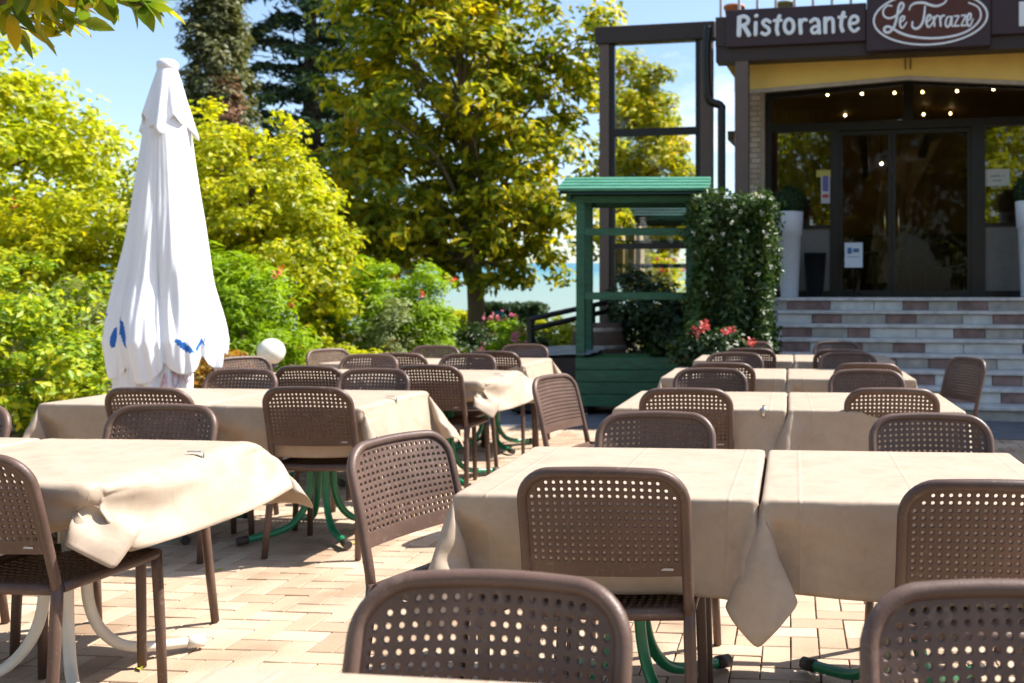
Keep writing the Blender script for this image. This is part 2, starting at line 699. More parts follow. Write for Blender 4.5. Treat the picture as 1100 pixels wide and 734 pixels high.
mt, nt, b = new_mat('pavers')
g = N(nt, 'ShaderNodeNewGeometry')
r = ramp(nt, [(0, (.35, .245, .165)), (.35, (.44, .325, .228)), (.7, (.475, .362, .264)), (.93, (.505, .405, .305)), (1, (.41, .275, .18))])
nt.links.new(g.outputs['Random Per Island'], r.inputs[0])
tc = N(nt, 'ShaderNodeTexCoord')
no = N(nt, 'ShaderNodeTexNoise')
no.inputs['Scale'].default_value = 2.2
no.inputs['Detail'].default_value = 8
nt.links.new(tc.outputs['Object'], no.inputs['Vector'])
r2 = ramp(nt, [(.30, (.66, .61, .55)), (.48, (.95, .93, .90)), (.7, (1.10, 1.09, 1.07))])
nt.links.new(no.outputs['Fac'], r2.inputs[0])
mu = N(nt, 'ShaderNodeMix', data_type='RGBA', blend_type='MULTIPLY')
mu.inputs[0].default_value = 1
nt.links.new(r.outputs[0], mu.inputs[6])
nt.links.new(r2.outputs[0], mu.inputs[7])
nf = N(nt, 'ShaderNodeTexNoise')
nf.inputs['Scale'].default_value = 130
nf.inputs['Detail'].default_value = 3
nt.links.new(tc.outputs['Object'], nf.inputs['Vector'])
r3 = ramp(nt, [(.3, (.86, .84, .82)), (.6, (1.04, 1.03, 1.02))])
nt.links.new(nf.outputs['Fac'], r3.inputs[0])
mu2 = N(nt, 'ShaderNodeMix', data_type='RGBA', blend_type='MULTIPLY')
mu2.inputs[0].default_value = 1
nt.links.new(mu.outputs[2], mu2.inputs[6])
nt.links.new(r3.outputs[0], mu2.inputs[7])
nt.links.new(mu2.outputs[2], b.inputs['Base Color'])
b.inputs['Roughness'].default_value = .75
bp = N(nt, 'ShaderNodeBump')
bp.inputs['Strength'].default_value = .35
bp.inputs['Distance'].default_value = .004
nt.links.new(nf.outputs['Fac'], bp.inputs['Height'])
nt.links.new(bp.outputs[0], b.inputs['Normal'])
U, gap, bv = .105, .0028, .0022
V, Fc = [], []
rnd = random.Random(11)
for i in range(-62, 62):
    for j in range(-2, 98):
        s = (i - j) % 4
        if s == 0:
            wd, hg = 2, 1
        elif s == 3:
            wd, hg = 1, 2
        else:
            continue
        a0, a1 = i * U + gap, (i + wd) * U - gap
        b0, b1 = j * U + gap, (j + hg) * U - gap
        dz = rnd.uniform(-.0012, .0008)
        tx, ty = rnd.uniform(-.0012, .0012), rnd.uniform(-.0012, .0012)
        jx, jy = rnd.uniform(-.0012, .0012), rnd.uniform(-.0012, .0012)
        o = len(V)
        for (aa, bb_, zz) in ((a0, b0, -.02), (a1, b0, -.02), (a1, b1, -.02), (a0, b1, -.02),
                              (a0, b0, -bv), (a1, b0, -bv), (a1, b1, -bv), (a0, b1, -bv),
                              (a0 + bv, b0 + bv, 0), (a1 - bv, b0 + bv, 0), (a1 - bv, b1 - bv, 0), (a0 + bv, b1 - bv, 0)):
            V.append(tuple(tw(aa + jx, bb_ + jy, zz + dz + (tx if aa > (a0 + a1) / 2 else -tx) + (ty if bb_ > (b0 + b1) / 2 else -ty))))
        for k in range(4):
            q = (k + 1) % 4
            Fc.append((o + k, o + q, o + 4 + q, o + 4 + k))
            Fc.append((o + 4 + k, o + 4 + q, o + 8 + q, o + 8 + k))
        Fc.append((o + 8, o + 9, o + 10, o + 11))
me = bpy.data.meshes.new('terrace')
me.from_pydata(V, [], Fc)
me.materials.append(mt)
tag(link('terrace', me), kind='structure')

# ================================================================ chairs
plastic = mat('chair_plastic', (.098, .060, .045), .42, .18, 9, .10, 240, spec=.38)
# worn, sun-faded plastic: tints drift from chair to chair, with pale scuffs
_nt = plastic.node_tree
_b = _nt.nodes['Principled BSDF']
_src = _b.inputs['Base Color'].links[0].from_socket
_g = N(_nt, 'ShaderNodeNewGeometry')
_n = N(_nt, 'ShaderNodeTexNoise')
_n.inputs['Scale'].default_value = 1.3
_nt.links.new(_g.outputs['Position'], _n.inputs['Vector'])
_r = ramp(_nt, [(.35, (.78, .76, .76)), (.65, (1.25, 1.24, 1.24))])
_nt.links.new(_n.outputs['Fac'], _r.inputs[0])
_m = N(_nt, 'ShaderNodeMix', data_type='RGBA', blend_type='MULTIPLY')
_m.inputs[0].default_value = 1
_nt.links.new(_src, _m.inputs[6])
_nt.links.new(_r.outputs[0], _m.inputs[7])
_n2 = N(_nt, 'ShaderNodeTexNoise')
_n2.inputs['Scale'].default_value = 38
_n2.inputs['Detail'].default_value = 5
_n2.inputs['Distortion'].default_value = 1.5
_nt.links.new(_g.outputs['Position'], _n2.inputs['Vector'])
_r2 = ramp(_nt, [(.60, (0, 0, 0)), (.72, (.45, .45, .45))])
_nt.links.new(_n2.outputs['Fac'], _r2.inputs[0])
_m2 = N(_nt, 'ShaderNodeMix', data_type='RGBA')
_nt.links.new(_r2.outputs[0], _m2.inputs[0])
_nt.links.new(_m.outputs[2], _m2.inputs[6])
_m2.inputs[7].default_value = (.20, .15, .125, 1)
_nt.links.new(_m2.outputs[2], _b.inputs['Base Color'])
markm = mat('pale_mark', (.45, .42, .40), .5)
HW = .2165                                          # half width to the frame's centre line
FR = .0150                                          # frame radius


def yb(z):
    return -.212 - max(0, z - .46) * .235 - .012 * max(0, (z - .6) / .26) ** 2


def bow(x):
    return -.020 * (1 - (x / HW) ** 2)


def ztop(x):
    return .846 + .011 * (1 - (x / HW) ** 2)


def panel_mesh():
    """perforated sheet: a real round hole with chamfered rims in every cell"""
    m = MB()
    nx, nz = 19, 12
    gx = [-.209] + [-.200 + .400 * i / nx for i in range(nx + 1)] + [.209]
    gz = [.565, .602] + [.602 + .228 * (i + 1) / nz for i in range(nz)] + [.846]
    cr, ccx, ccz = .075, HW - .075, .846 - .075
    th = .0045

    def mp(x, z, d):
        zz = z + (.011 * (1 - (x / HW) ** 2)) * max(0, (z - .565) / .281)
        return (x, yb(zz) + bow(x) + d, zz)
    for i in range(len(gx) - 1):
        for j in range(len(gz) - 1):
            x0, x1, z0, z1 = gx[i], gx[i + 1], gz[j], gz[j + 1]
            cx, cz = (x0 + x1) / 2, (z0 + z1) / 2
            dd = math.hypot(max(0, abs(cx) - ccx), max(0, cz - ccz))
            if dd > cr + .006:
                continue
            hole = 0 < i < len(gx) - 2 and 1 <= j <= nz and dd < cr - .024
            if not hole:
                for s, d in ((1, th), (-1, -th)):
                    q = [mp(x0, z0, d), mp(x1, z0, d), mp(x1, z1, d), mp(x0, z1, d)]
                    m.add(q, [(0, 1, 2, 3) if s < 0 else (3, 2, 1, 0)])
                if j == 0:
                    m.add([mp(x0, z0, th), mp(x1, z0, th), mp(x1, z0, -th), mp(x0, z0, -th)], [(0, 1, 2, 3)])
                continue
            n = 16
            hx, hz = (x1 - x0) / 2, (z1 - z0) / 2
            rings = []
            sq = []
            for k in range(n):
                a = 2 * PI * k / n
                c_, s_ = math.cos(a), math.sin(a)
                q = max(abs(c_), abs(s_))
                sq.append((c_ / q * hx, s_ / q * hz))
            def ring(r, d):
                return [mp(cx + r * math.cos(2 * PI * k / n), cz + r * math.sin(2 * PI * k / n), d) for k in range(n)]
            vs = [mp(cx + p[0], cz + p[1], th) for p in sq] + ring(.0066, th) + ring(.0046, .0016) + ring(.0046, -.0016) + ring(.0066, -th) + [mp(cx + p[0], cz + p[1], -th) for p in sq]
            fs = []
            for r_ in range(5):
                for k in range(n):
                    a, b_ = r_ * n + k, r_ * n + (k + 1) % n
                    fs.append((a, a + n, b_ + n, b_))
            m.add(vs, fs)
    return m


def seat_mesh():
    m = MB()
    nx, ny = 17, 15
    X0, X1, Y0, Y1 = -.205, .205, -.195, .205
    th = .005

    def mp(x, y, d):
        return (x, y, .452 - .014 * (1 - (x / .21) ** 2) * (1 - ((y - .02) / .25) ** 2) + d)
    for i in range(nx):
        for j in range(ny):
            x0, x1 = X0 + (X1 - X0) * i / nx, X0 + (X1 - X0) * (i + 1) / nx
            y0, y1 = Y0 + (Y1 - Y0) * j / ny, Y0 + (Y1 - Y0) * (j + 1) / ny
            cx, cy = (x0 + x1) / 2, (y0 + y1) / 2
            if i in (0, nx - 1) or j in (0, ny - 1):
                m.add([mp(x0, y0, th), mp(x1, y0, th), mp(x1, y1, th), mp(x0, y1, th)], [(0, 1, 2, 3)])
                m.add([mp(x0, y0, -th), mp(x1, y0, -th), mp(x1, y1, -th), mp(x0, y1, -th)], [(3, 2, 1, 0)])
                continue
            n = 8
            hx, hy = (x1 - x0) / 2, (y1 - y0) / 2
            sq, rg = [], []
            for k in range(n):
                a = 2 * PI * k / n
                c_, s_ = math.cos(a), math.sin(a)
                q = max(abs(c_), abs(s_))
                sq.append((cx + c_ / q * hx, cy + s_ / q * hy))
                rg.append((cx + .0088 * c_, cy + .0088 * s_))
            vs = [mp(*p, th) for p in sq] + [mp(*p, th) for p in rg] + [mp(*p, -th) for p in rg] + [mp(*p, -th) for p in sq]
            fs = []
            for r_ in range(3):
                for k in range(n):
                    a, b_ = r_ * n + k, r_ * n + (k + 1) % n
                    fs.append((a, b_, b_ + n, a + n))
            m.add(vs, fs)
    return m


def make_chair():
    t = thing('perforated_chair', 'chair', 'chair')
    panel_mesh().build('backrest', plastic, t)
    m = MB()
    # posts and rounded top in one bent bar
    pts = []
    left = [(-.221, .44), (-.219, .50), (-HW - .001, .56), (-HW, .64), (-HW, .71), (-HW, .771)]
    for x, z in left:
        pts.append((x, yb(z) + bow(x), z))
    for k in range(1, 8):
        a = R(180 - 90 * k / 8)
        x, z = -HW + .075 + .075 * math.cos(a), .771 + .075 * math.sin(a)
        pts.append((x, yb(z) + bow(x), z + .011 * (1 - (x / HW) ** 2) * (k / 8)))
    for k in range(9):
        x = -.1415 + .283 * k / 8
        pts.append((x, yb(ztop(x)) + bow(x), ztop(x)))
    right = [(-p[0], p[1], p[2]) for p in reversed(pts[:len(left) + 7])]
    pts += right
    m.tube(pts, FR, 12, up=(0, 1, 0))
    m.build('back_frame', plastic, t)
    seat_mesh().build('seat', plastic, t)
    m = MB()
    # seat rim: side rails, front roll, rear rail
    rim = [(-.219, -.20, .455), (-.219, 0, .452), (-.219, .15, .452), (-.212, .192, .450), (-.185, .212, .447), (0, .218, .445),
           (.185, .212, .447), (.212, .192, .450), (.219, .15, .452), (.219, 0, .452), (.219, -.20, .455)]
    m.tube(spline(rim, 3), .0165, 10, up=(0, 0, 1))
    m.tube([(-.219, -.205, .452), (0, -.213, .448), (.219, -.205, .452)], .0175, 10)
    m.build('seat_frame', plastic, t)
    for s in (-1, 1):
        m = MB()
        m.tube([(s * .214, .190, .452), (s * .217, .193, .40), (s * .224, .199, .2), (s * .229, .203, .004)], [.0175, .0172, .0160, .0148], 12)
        m.build('leg', plastic, t)
        m = MB()
        m.tube([(s * .2205, -.2117, .47), (s * .2215, -.216, .40), (s * .230, -.238, .2), (s * .238, -.262, .004)], [.0156, .0172, .0165, .015], 12)
        m.build('leg', plastic, t)
    m = MB()
    m.box((.165, yb(.583) + bow(.165) - .0062, .586), (.034, .0016, .006))
    m.build('maker_mark', markm, t)
    return t


proto_chair = make_chair()
first = [True]
CG = 'brown perforated chairs around the tables'


def chair_at(pos, rot, label):
    th = R(rot)
    fr = Vector((-math.sin(th), math.cos(th), 0))
    loc = Vector((pos[0], pos[1], 0)) + fr * .292
    if first[0]:
        first[0] = False
        proto_chair.location = loc
        proto_chair.rotation_euler = (0, 0, th)
        tag(proto_chair, label, 'chair', CG)
        return
    dup(proto_chair, loc, th, label, CG)


def chair(px, py, rot, label):
    chair_at(P(px, py, .86), rot, label)


AW, TO = -5, 175
# right-hand block of tables
chair_at((-.3435, 1.485), TO - 2, 'large blurred brown chair back in the foreground, bottom centre of the photo')
chair_at((.462, 1.435), TO + 2, 'blurred mauve-brown chair back cut off by the bottom right corner')
chair(648, 503, AW + 1, 'brown chair seen from behind, at the nearest right-hand table, left of the hanging cloth corner')
chair(704, 446, TO + 2, 'brown chair facing the camera behind the nearest right-hand table, left seat')
chair_at((.70, 2.33), AW, 'brown chair seen from behind at the right edge of the nearest table row')
chair(1000, 448, TO, 'brown chair facing the camera behind the nearest table, by the right edge of the photo')
chair_at((-.965, 3.02), -115, 'angled sunlit chair at the left end of the nearest right-hand table')
chair(737, 418, AW + 2, 'brown chair seen from behind at the second right-hand table row, left seat, near side')
chair(958, 418, AW - 1, 'brown chair seen from behind at the second right-hand table row, right seat, near side')
chair(763, 397.5, TO + 3, 'brown chair facing the camera on the far side of the second right-hand row, left seat')
chair(931, 399, TO - 3, 'brown chair facing the camera on the far side of the second right-hand row, right seat')
chair_at((-.85, 5.34), -112, 'turned chair standing alone at the left end of the second right-hand row')
chair(775, 390.5, AW + 3, 'brown chair seen from behind at the third right-hand row, left seat, near side')
chair(932, 391, AW - 2, 'brown chair seen from behind at the third right-hand row, right seat, near side')
chair(789, 380, TO + 1, 'brown chair facing the camera on the far side of the third right-hand row, left seat')
chair(911, 380, TO - 2, 'brown chair facing the camera on the far side of the third right-hand row, right seat')
chair_at((1.86, 6.85), 110, 'dark chair turned sideways at the right end of the third row, against the striped steps')
chair(805, 375, AW + 2, 'brown chair seen from behind at the farthest right-hand row, left seat')
chair(903, 376, AW, 'shaded dark chair seen from behind at the farthest right-hand row, right seat')
chair(805, 368, TO, 'brown chair facing the camera at the farthest right-hand row, left seat, nearest the hedge')
chair(899, 368, TO, 'shaded dark chair facing the camera at the farthest right-hand row, in front of the steps')
# left-hand block
chair_at((-2.13, 2.73), AW - 4, 'brown chair cut by the left edge, on the near side of the nearest left-hand table')
chair(173, 438, TO + 4, 'brown chair facing the camera behind the nearest left-hand table, its legs on the sunny paving')
chair_at((-3.05, 3.86), TO, 'brown chair back just showing at the left edge, behind the nearest left-hand table')
chair(161, 417.5, AW, 'brown chair seen from behind at the second left-hand row, in front of the closed parasol')
chair(331, 416.5, AW + 2, 'chair seen whole from behind at the second left-hand row, with green table legs beside it')
chair(258, 398.5, TO + 3, 'brown chair facing the camera behind the second left-hand row, right of the parasol')
chair(401, 398, TO, 'brown chair facing the camera on the far side of the second left-hand row, right seat')
chair(333, 394, AW + 2, 'brown chair seen from behind at the third left-hand row, below the globe lamp')
chair(461, 393, AW - 1, 'brown chair seen from behind at the third left-hand row, right seat')
chair(396, 382, TO + 2, 'brown chair facing the camera on the far side of the third left-hand row, left seat')
chair(502, 381.5, TO, 'brown chair facing the camera on the far side of the third left-hand row, right seat')
chair(429, 380, AW + 2, 'brown chair seen from behind at the farthest left-hand row, left seat')
chair(530, 378, AW, 'brown chair seen from behind at the farthest left-hand row, right seat')
chair(467, 372.5, TO, 'brown chair facing the camera at the farthest left-hand row, left seat, under the dark tree')
chair(563, 371, TO, 'brown chair facing the camera at the farthest left-hand row, right seat, by the black handrail')
chair_at((-3.18, 7.98), -118, 'pale sunlit chair turned sideways at the left end of the farthest left-hand row')
chair_at((-3.40, 6.95), -122, 'pale sunlit chair turned sideways just below the white globe lamp')

# ================================================================ tables and cloths
white_metal = mat('cream_metal', (.72, .68, .60), .35, .05)
green_metal = mat('green_metal', (.012, .20, .085), .30, .15, 20, spec=.6)
dark_hub = mat('dark_hub', (.045, .035, .03), .5)
top_wood = mat('table_board', (.22, .17, .12), .6)


def make_table(metal, name):
    t = thing('square_table', name, 'table')
    m = MB()
    m.box((0, 0, .729), (.83, .83, .028), 0, 0, .008)
    m.build('tabletop', top_wood, t)
    m = MB()
    m.lathe([(.075, .60), (.10, .615), (.10, .655), (.22, .690), (.22, .7145)], n=20)
    m.lathe([(.055, .38), (.07, .39), (.07, .42), (.055, .43)], n=16)
    m.build('hub', dark_hub, t)
    for k in range(4):
        a = R(45 + 90 * k)
        c_, s_ = math.cos(a), math.sin(a)
        prof = [(.062, .66), (.062, .50), (.060, .36), (.066, .25), (.095, .155), (.150, .085), (.215, .055), (.30, .042), (.385, .034)]
        pts = spline([(r_ * c_, r_ * s_, z) for r_, z in prof], 4)
        m = MB()
        m.tube(pts, .0185, 10, up=(-s_, c_, 0))
        lg = m.build('leg', metal, t)
        m = MB()
        m.tube([(.375 * c_, .375 * s_, .034), (.43 * c_, .43 * s_, .029)], [.023, .023], 10)
        m.build('foot_cap', dark_hub if metal is green_metal else white_metal, lg)
    return t


def cloth_mesh(key):
    pts, fs_, uvs = CLOTHS[key]
    me = bpy.data.meshes.new('tablecloth')
    me.from_pydata(pts, [], fs_)
    uv = me.uv_layers.new(name='cloth')
    for lp in me.loops:
        uv.data[lp.index].uv = uvs[lp.vertex_index]
    me.polygons.foreach_set('use_smooth', [True] * len(me.polygons))
    me.update()
    return me


mt, nt, b = new_mat('oilcloth')
uvn = N(nt, 'ShaderNodeUVMap')
uvn.uv_map = 'cloth'
tc = N(nt, 'ShaderNodeTexCoord')
no = N(nt, 'ShaderNodeTexNoise')
no.inputs['Scale'].default_value = 11
no.inputs['Detail'].default_value = 9
no.inputs['Roughness'].default_value = .75
nt.links.new(tc.outputs['Object'], no.inputs['Vector'])
r = ramp(nt, [(.25, (.385, .295, .215)), (.5, (.455, .362, .272)), (.75, (.495, .408, .315))])
nt.links.new(no.outputs['Fac'], r.inputs[0])
nt.links.new(r.outputs[0], b.inputs['Base Color'])
b.inputs['Roughness'].default_value = .55
b.inputs['Specular IOR Level'].default_value = .3
# fold lines left from the packet: sharp ridges at quarters of the cloth
sp = N(nt, 'ShaderNodeSeparateXYZ')
nt.links.new(uvn.outputs[0], sp.inputs[0])
acc = None
for ax, qs in (('X', (.27, .5, .76)), ('Y', (.38, .66))):
    for q in qs:
        d = N(nt, 'ShaderNodeMath', operation='SUBTRACT')
        nt.links.new(sp.outputs[ax], d.inputs[0])
        d.inputs[1].default_value = q
        a_ = N(nt, 'ShaderNodeMath', operation='ABSOLUTE')
        nt.links.new(d.outputs[0], a_.inputs[0])
        mr = N(nt, 'ShaderNodeMapRange', interpolation_type='SMOOTHSTEP')
        mr.inputs['From Max'].default_value = .006
        mr.inputs['To Min'].default_value = 1
        mr.inputs['To Max'].default_value = 0
        nt.links.new(a_.outputs[0], mr.inputs[0])
        if acc is None:
            acc = mr.outputs[0]
        else:
            mx = N(nt, 'ShaderNodeMath', operation='MAXIMUM')
            nt.links.new(acc, mx.inputs[0])
            nt.links.new(mr.outputs[0], mx.inputs[1])
            acc = mx.outputs[0]
n2 = N(nt, 'ShaderNodeTexNoise')
n2.inputs['Scale'].default_value = 9
n2.inputs['Detail'].default_value = 6
n2.inputs['Distortion'].default_value = 1.2
nt.links.new(tc.outputs['Object'], n2.inputs['Vector'])
hs = N(nt, 'ShaderNodeMath', operation='MULTIPLY_ADD')
nt.links.new(n2.outputs['Fac'], hs.inputs[0])
hs.inputs[1].default_value = 2.4
nt.links.new(acc, hs.inputs[2])
bp = N(nt, 'ShaderNodeBump')
bp.inputs['Strength'].default_value = .3
bp.inputs['Distance'].default_value = .004
nt.links.new(hs.outputs[0], bp.inputs['Height'])
nt.links.new(bp.outputs[0], b.inputs['Normal'])
tr = N(nt, 'ShaderNodeBsdfTranslucent')
nt.links.new(r.outputs[0], tr.inputs[0])
ms = N(nt, 'ShaderNodeMixShader')
ms.inputs[0].default_value = .16
nt.links.new(b.outputs[0], ms.inputs[1])
nt.links.new(tr.outputs[0], ms.inputs[2])
nt.links.new(ms.outputs[0], nt.nodes['Material Output'].inputs[0])
oilcloth = mt

table_protos = {}
cloth_cache = {}


def table(x, y, rz, metal, key, label, clabel, mirror=False):
    loc = (x, y, 0)
    th = R(rz)
    if metal.name not in table_protos:
        t = make_table(metal, label)
        t.location = loc
        t.rotation_euler = (0, 0, th)
        tag(t, label, 'table', 'square tables on the terrace')
        table_protos[metal.name] = t
    else:
        dup(table_protos[metal.name], loc, th, label, 'square tables on the terrace')
    ck = (key, mirror)
    if ck not in cloth_cache:
        me = cloth_mesh(key)
        if mirror:
            for v in me.vertices:
                v.co.x = -v.co.x
            me.flip_normals()
        me.materials.append(oilcloth)
        cloth_cache[ck] = me
    o = link('tablecloth', cloth_cache[ck], None, (x, y, 0), th)
    md = o.modifiers.new('smooth', 'SUBSURF')
    md.levels = md.render_levels = 1
    so_ = o.modifiers.new('thickness', 'SOLIDIFY')
    so_.thickness = .0016
    so_.offset = 1
    tag(o, clabel, 'tablecloth', 'beige tablecloths')


def rt(n, side, where):
    return ('square table with green curved legs, %s of the %s' % (side, where), 'beige tablecloth on the %s of the %s' % (side, where))


RB = [('nearest row of the right-hand block', 3.07), ('second right-hand row', 5.13), ('third right-hand row', 6.90), ('farthest right-hand row', 8.63)]
table(-.37, .962, -7.5, green_metal, 'A', 'square table at the bottom edge, under the blurred cloth corner', 'blurred beige cloth corner at the bottom edge of the photo')
xs_ = [(-.255, .612), (-.005, .862), (.14, 1.007), (.345, 1.212)]
for k, (nm, yy) in enumerate(RB):
    l1, c1 = rt(k, 'left table', nm)
    l2, c2 = rt(k, 'right table', nm)
    table(xs_[k][0], yy, -5, green_metal, 'AD'[k % 2], l1, c1)
    table(xs_[k][1], yy - .078, -5, green_metal, 'BC'[k % 2] if k else 'B', l2, c2)
LB = [('nearest left-hand row', -2.21, 3.27), ('second left-hand row', -2.12, 5.22), ('third left-hand row', -1.87, 6.72), ('farthest left-hand row', -1.87, 8.15)]
for k, (nm, xx, yy) in enumerate(LB):
    leg = white_metal if k == 0 else green_metal
    word = 'cream' if k == 0 else 'green'
    table(xx, yy, -6, leg, 'EF'[k % 2], 'square table with %s curved legs, right table of the %s' % (word, nm), 'beige tablecloth with a flaring corner on the right table of the %s' % nm)
    table(xx - .885, yy + .09, -6, leg, 'DA'[k % 2], 'square table with %s curved legs, left table of the %s' % (word, nm), 'beige tablecloth on the left table of the %s' % nm)

# spring clips that hold the cloths
clipm = mat('clip_steel', (.55, .54, .52), .25, .05, metal=.9)


def clip(x, y, rz, label):
    m = MB()
    m.tube([(-.045, 0, .768), (0, 0, .768), (.010, 0, .764), (.012, 0, .745), (.010, 0, .716), (-.02, 0, .708)], .008, 8, flat=.25, up=(0, 0, 1))
    o = m.build('tablecloth_clip', clipm, None, (x, y, 0), R(rz))
    tag(o, label, 'clip', 'steel tablecloth clips')


def tabpt(cx, cy, rz, lx, ly):
    c_, s_ = math.cos(R(rz)), math.sin(R(rz))
    return cx + lx * c_ - ly * s_, cy + lx * s_ + ly * c_


for (k, lx, ly) in ((0, .425, .10), (1, .425, -.02), (2, .425, -.02)):
    nm, xx, yy = LB[k]
    x, y = tabpt(xx, yy, -6, lx, ly)
    clip(x, y, -6, 'steel clip on the right edge of the cloth in the %s' % nm)
x, y = tabpt(-.015, 5.13, -5, .33, -.425)
clip(x, y, -95, 'pale clip on the near edge of the cloth in the second right-hand row')
# dry leaves
for (px, py, zz, col, lab) in ((381, 584, .004, (.55, .45, .03), 'yellow fallen leaf on the paving left of the angled chair'), (236, 612, .004, (.5, .5, .05), 'tiny yellow-green leaf on the sunny paving'), (91, 597, .462, (.65, .22, .02), 'orange dry leaf lying on the left chair seat'), (150, 719, .004, (.45, .42, .05), 'small yellowish leaf on the paving at the bottom left')):
    m = MB()
    p = P(px, py, zz)
    m.add([(-.022, 0, .002), (0, -.010, .007), (.026, 0, .003), (.002, .011, .009), (.002, 0, .002)], [(0, 1, 4), (1, 2, 4), (2, 3, 4), (3, 0, 4)])
    o = m.build('fallen_leaf', mat('dry_leaf_%d' % int(px), col, .6, .2), None, p, px)
    tag(o, lab, 'leaf', 'fallen leaves')

# ================================================================ restaurant building (local axes: u right, w deeper, z up)
BO = Vector((.756, 10.29, 0))
BA = R(-10.3)
cB, sB = math.cos(-BA), math.sin(-BA)


def bu(px, w_):
    k = (px - CX) / F
    return (k * (BO.y + cB * w_) - BO.x - sB * w_) / (cB + sB * k)


def bz(px, py, w_):
    u = bu(px, w_)
    Y = BO.y - sB * u + cB * w_
    return H - (py - CY) / F * Y


def bw(u, w_, z=0.0):
    return Vector((BO.x + cB * u + sB * w_, BO.y - sB * u + cB * w_, z))


LZ = 1.293                                           # landing height
brown = mat('brown_paint', (.036, .022, .018), .5, .12, 10)
taupe = mat('taupe_paint', (.125, .085, .070), .55, .1, 8)
dark_frame = mat('dark_frame', (.008, .006, .005), .4, .1)
yellow = mat('yellow_plaster', (.84, .54, .09), .8, .06, 6, .15, 40)
trim = mat('beige_trim', (.42, .34, .26), .6)
signm = mat('plum_sign', (.040, .020, .024), .45, .06, 5)
emblem = mat('emblem_red', (.085, .022, .012), .5, .06)
letter = mat('white_letter', (.80, .84, .88), .4, .03)
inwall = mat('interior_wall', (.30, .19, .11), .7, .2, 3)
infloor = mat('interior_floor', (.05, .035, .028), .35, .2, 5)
wood = mat('ceiling_wood', (.20, .12, .05), .6, .25, 6, stretch=(1, 12, 12))
cream = mat('cream_cloth', (.55, .47, .33), .8)
greyp = mat('grey_panel', (.17, .165, .155), .45, .1)
stucco = mat('upper_stucco', (.48, .36, .24), .85, .1, 4)

mt, nt, b = new_mat('pale_brick')
tc = N(nt, 'ShaderNodeTexCoord')
mp = N(nt, 'ShaderNodeMapping')
mp.inputs['Rotation'].default_value = (R(90), 0, 0)
nt.links.new(tc.outputs['Object'], mp.inputs[0])
bk = N(nt, 'ShaderNodeTexBrick')
bk.inputs['Scale'].default_value = 1
bk.inputs['Brick Width'].default_value = .21
bk.inputs['Row Height'].default_value = .075
bk.inputs['Mortar Size'].default_value = .006
bk.inputs['Color1'].default_value = (.66, .57, .48, 1)
bk.inputs['Color2'].default_value = (.48, .38, .30, 1)
bk.inputs['Mortar'].default_value = (.20, .17, .14, 1)
nt.links.new(mp.outputs[0], bk.inputs['Vector'])
nt.links.new(bk.outputs['Color'], b.inputs['Base Color'])
bp = N(nt, 'ShaderNodeBump')
bp.inputs['Strength'].default_value = .8
bp.inputs['Distance'].default_value = .01
bp.invert = True
nt.links.new(bk.outputs['Fac'], bp.inputs['Height'])
nt.links.new(bp.outputs[0], b.inputs['Normal'])
b.inputs['Roughness'].default_value = .85
pale_brick = mt
pane_glass = glass_mat('window_glass', (.80, .78, .70), 1.55, .08)

WW = 3.4                                             # window wall depth
bld = thing('restaurant_building', 'restaurant front with gabled dark windows, yellow gable wall and brick pillar above striped steps', 'building', BO, BA)
UL, UR = bu(790, WW), 5.6
UA = bu(975, WW)                                     # gable axis
zs = bz(824, 99, WW)                                 # eaves of the opening
za = bz(975, 84, WW)
zr = za - .30
u0 = bu(823, WW)

m = MB()                                             # landing and interior slab
m.bb(-.75, 5.6, 1.985, 9.0, LZ - .14, LZ)
m.bb(-.75, 5.6, 2.2, 9.0, -.02, LZ - .142)
m.build('landing', mat('landing_stone', (.40, .38, .36), .55, .12, 7), bld)
m = MB()                                             # interior shell
m.bb(UL + .1, 5.6, 8.9, 9.05, LZ + .004, 5.0)
m.bb(UL + .1, UL + .25, WW + .1, 8.9, LZ + .004, 5.0)
m.bb(5.6, 5.75, WW + .1, 9.05, LZ + .004, 5.0)
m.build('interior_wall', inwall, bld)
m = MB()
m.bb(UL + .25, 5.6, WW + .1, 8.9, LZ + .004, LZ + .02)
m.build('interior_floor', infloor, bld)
m = MB()                                             # sloping timber ceiling
for s in (-1, 1):
    a = (UA, za + .25)
    sp_ = UA - UL - .26 if s < 0 else 4.0
    bq = (UA + s * sp_, za + .25 - .125 * sp_)
    pl = [a, bq, (bq[0], bq[1] + .12), (a[0], a[1] + .12)]
    m.prism(pl, lambda p: (p[0], WW + .12, p[1]), lambda p: (p[0], 8.88, p[1]))
m.build('ceiling', wood, bld)
m = MB()
for k in range(6):
    m.bb(UA - 2.6 + .95 * k, UA - 2.48 + .95 * k, WW + .2, 8.8, 3.62, 3.75)
m.build('ceiling_beams', mat('beam_wood', (.10, .06, .03), .6, .2, 6), bld)['kind'] = 'stuff'
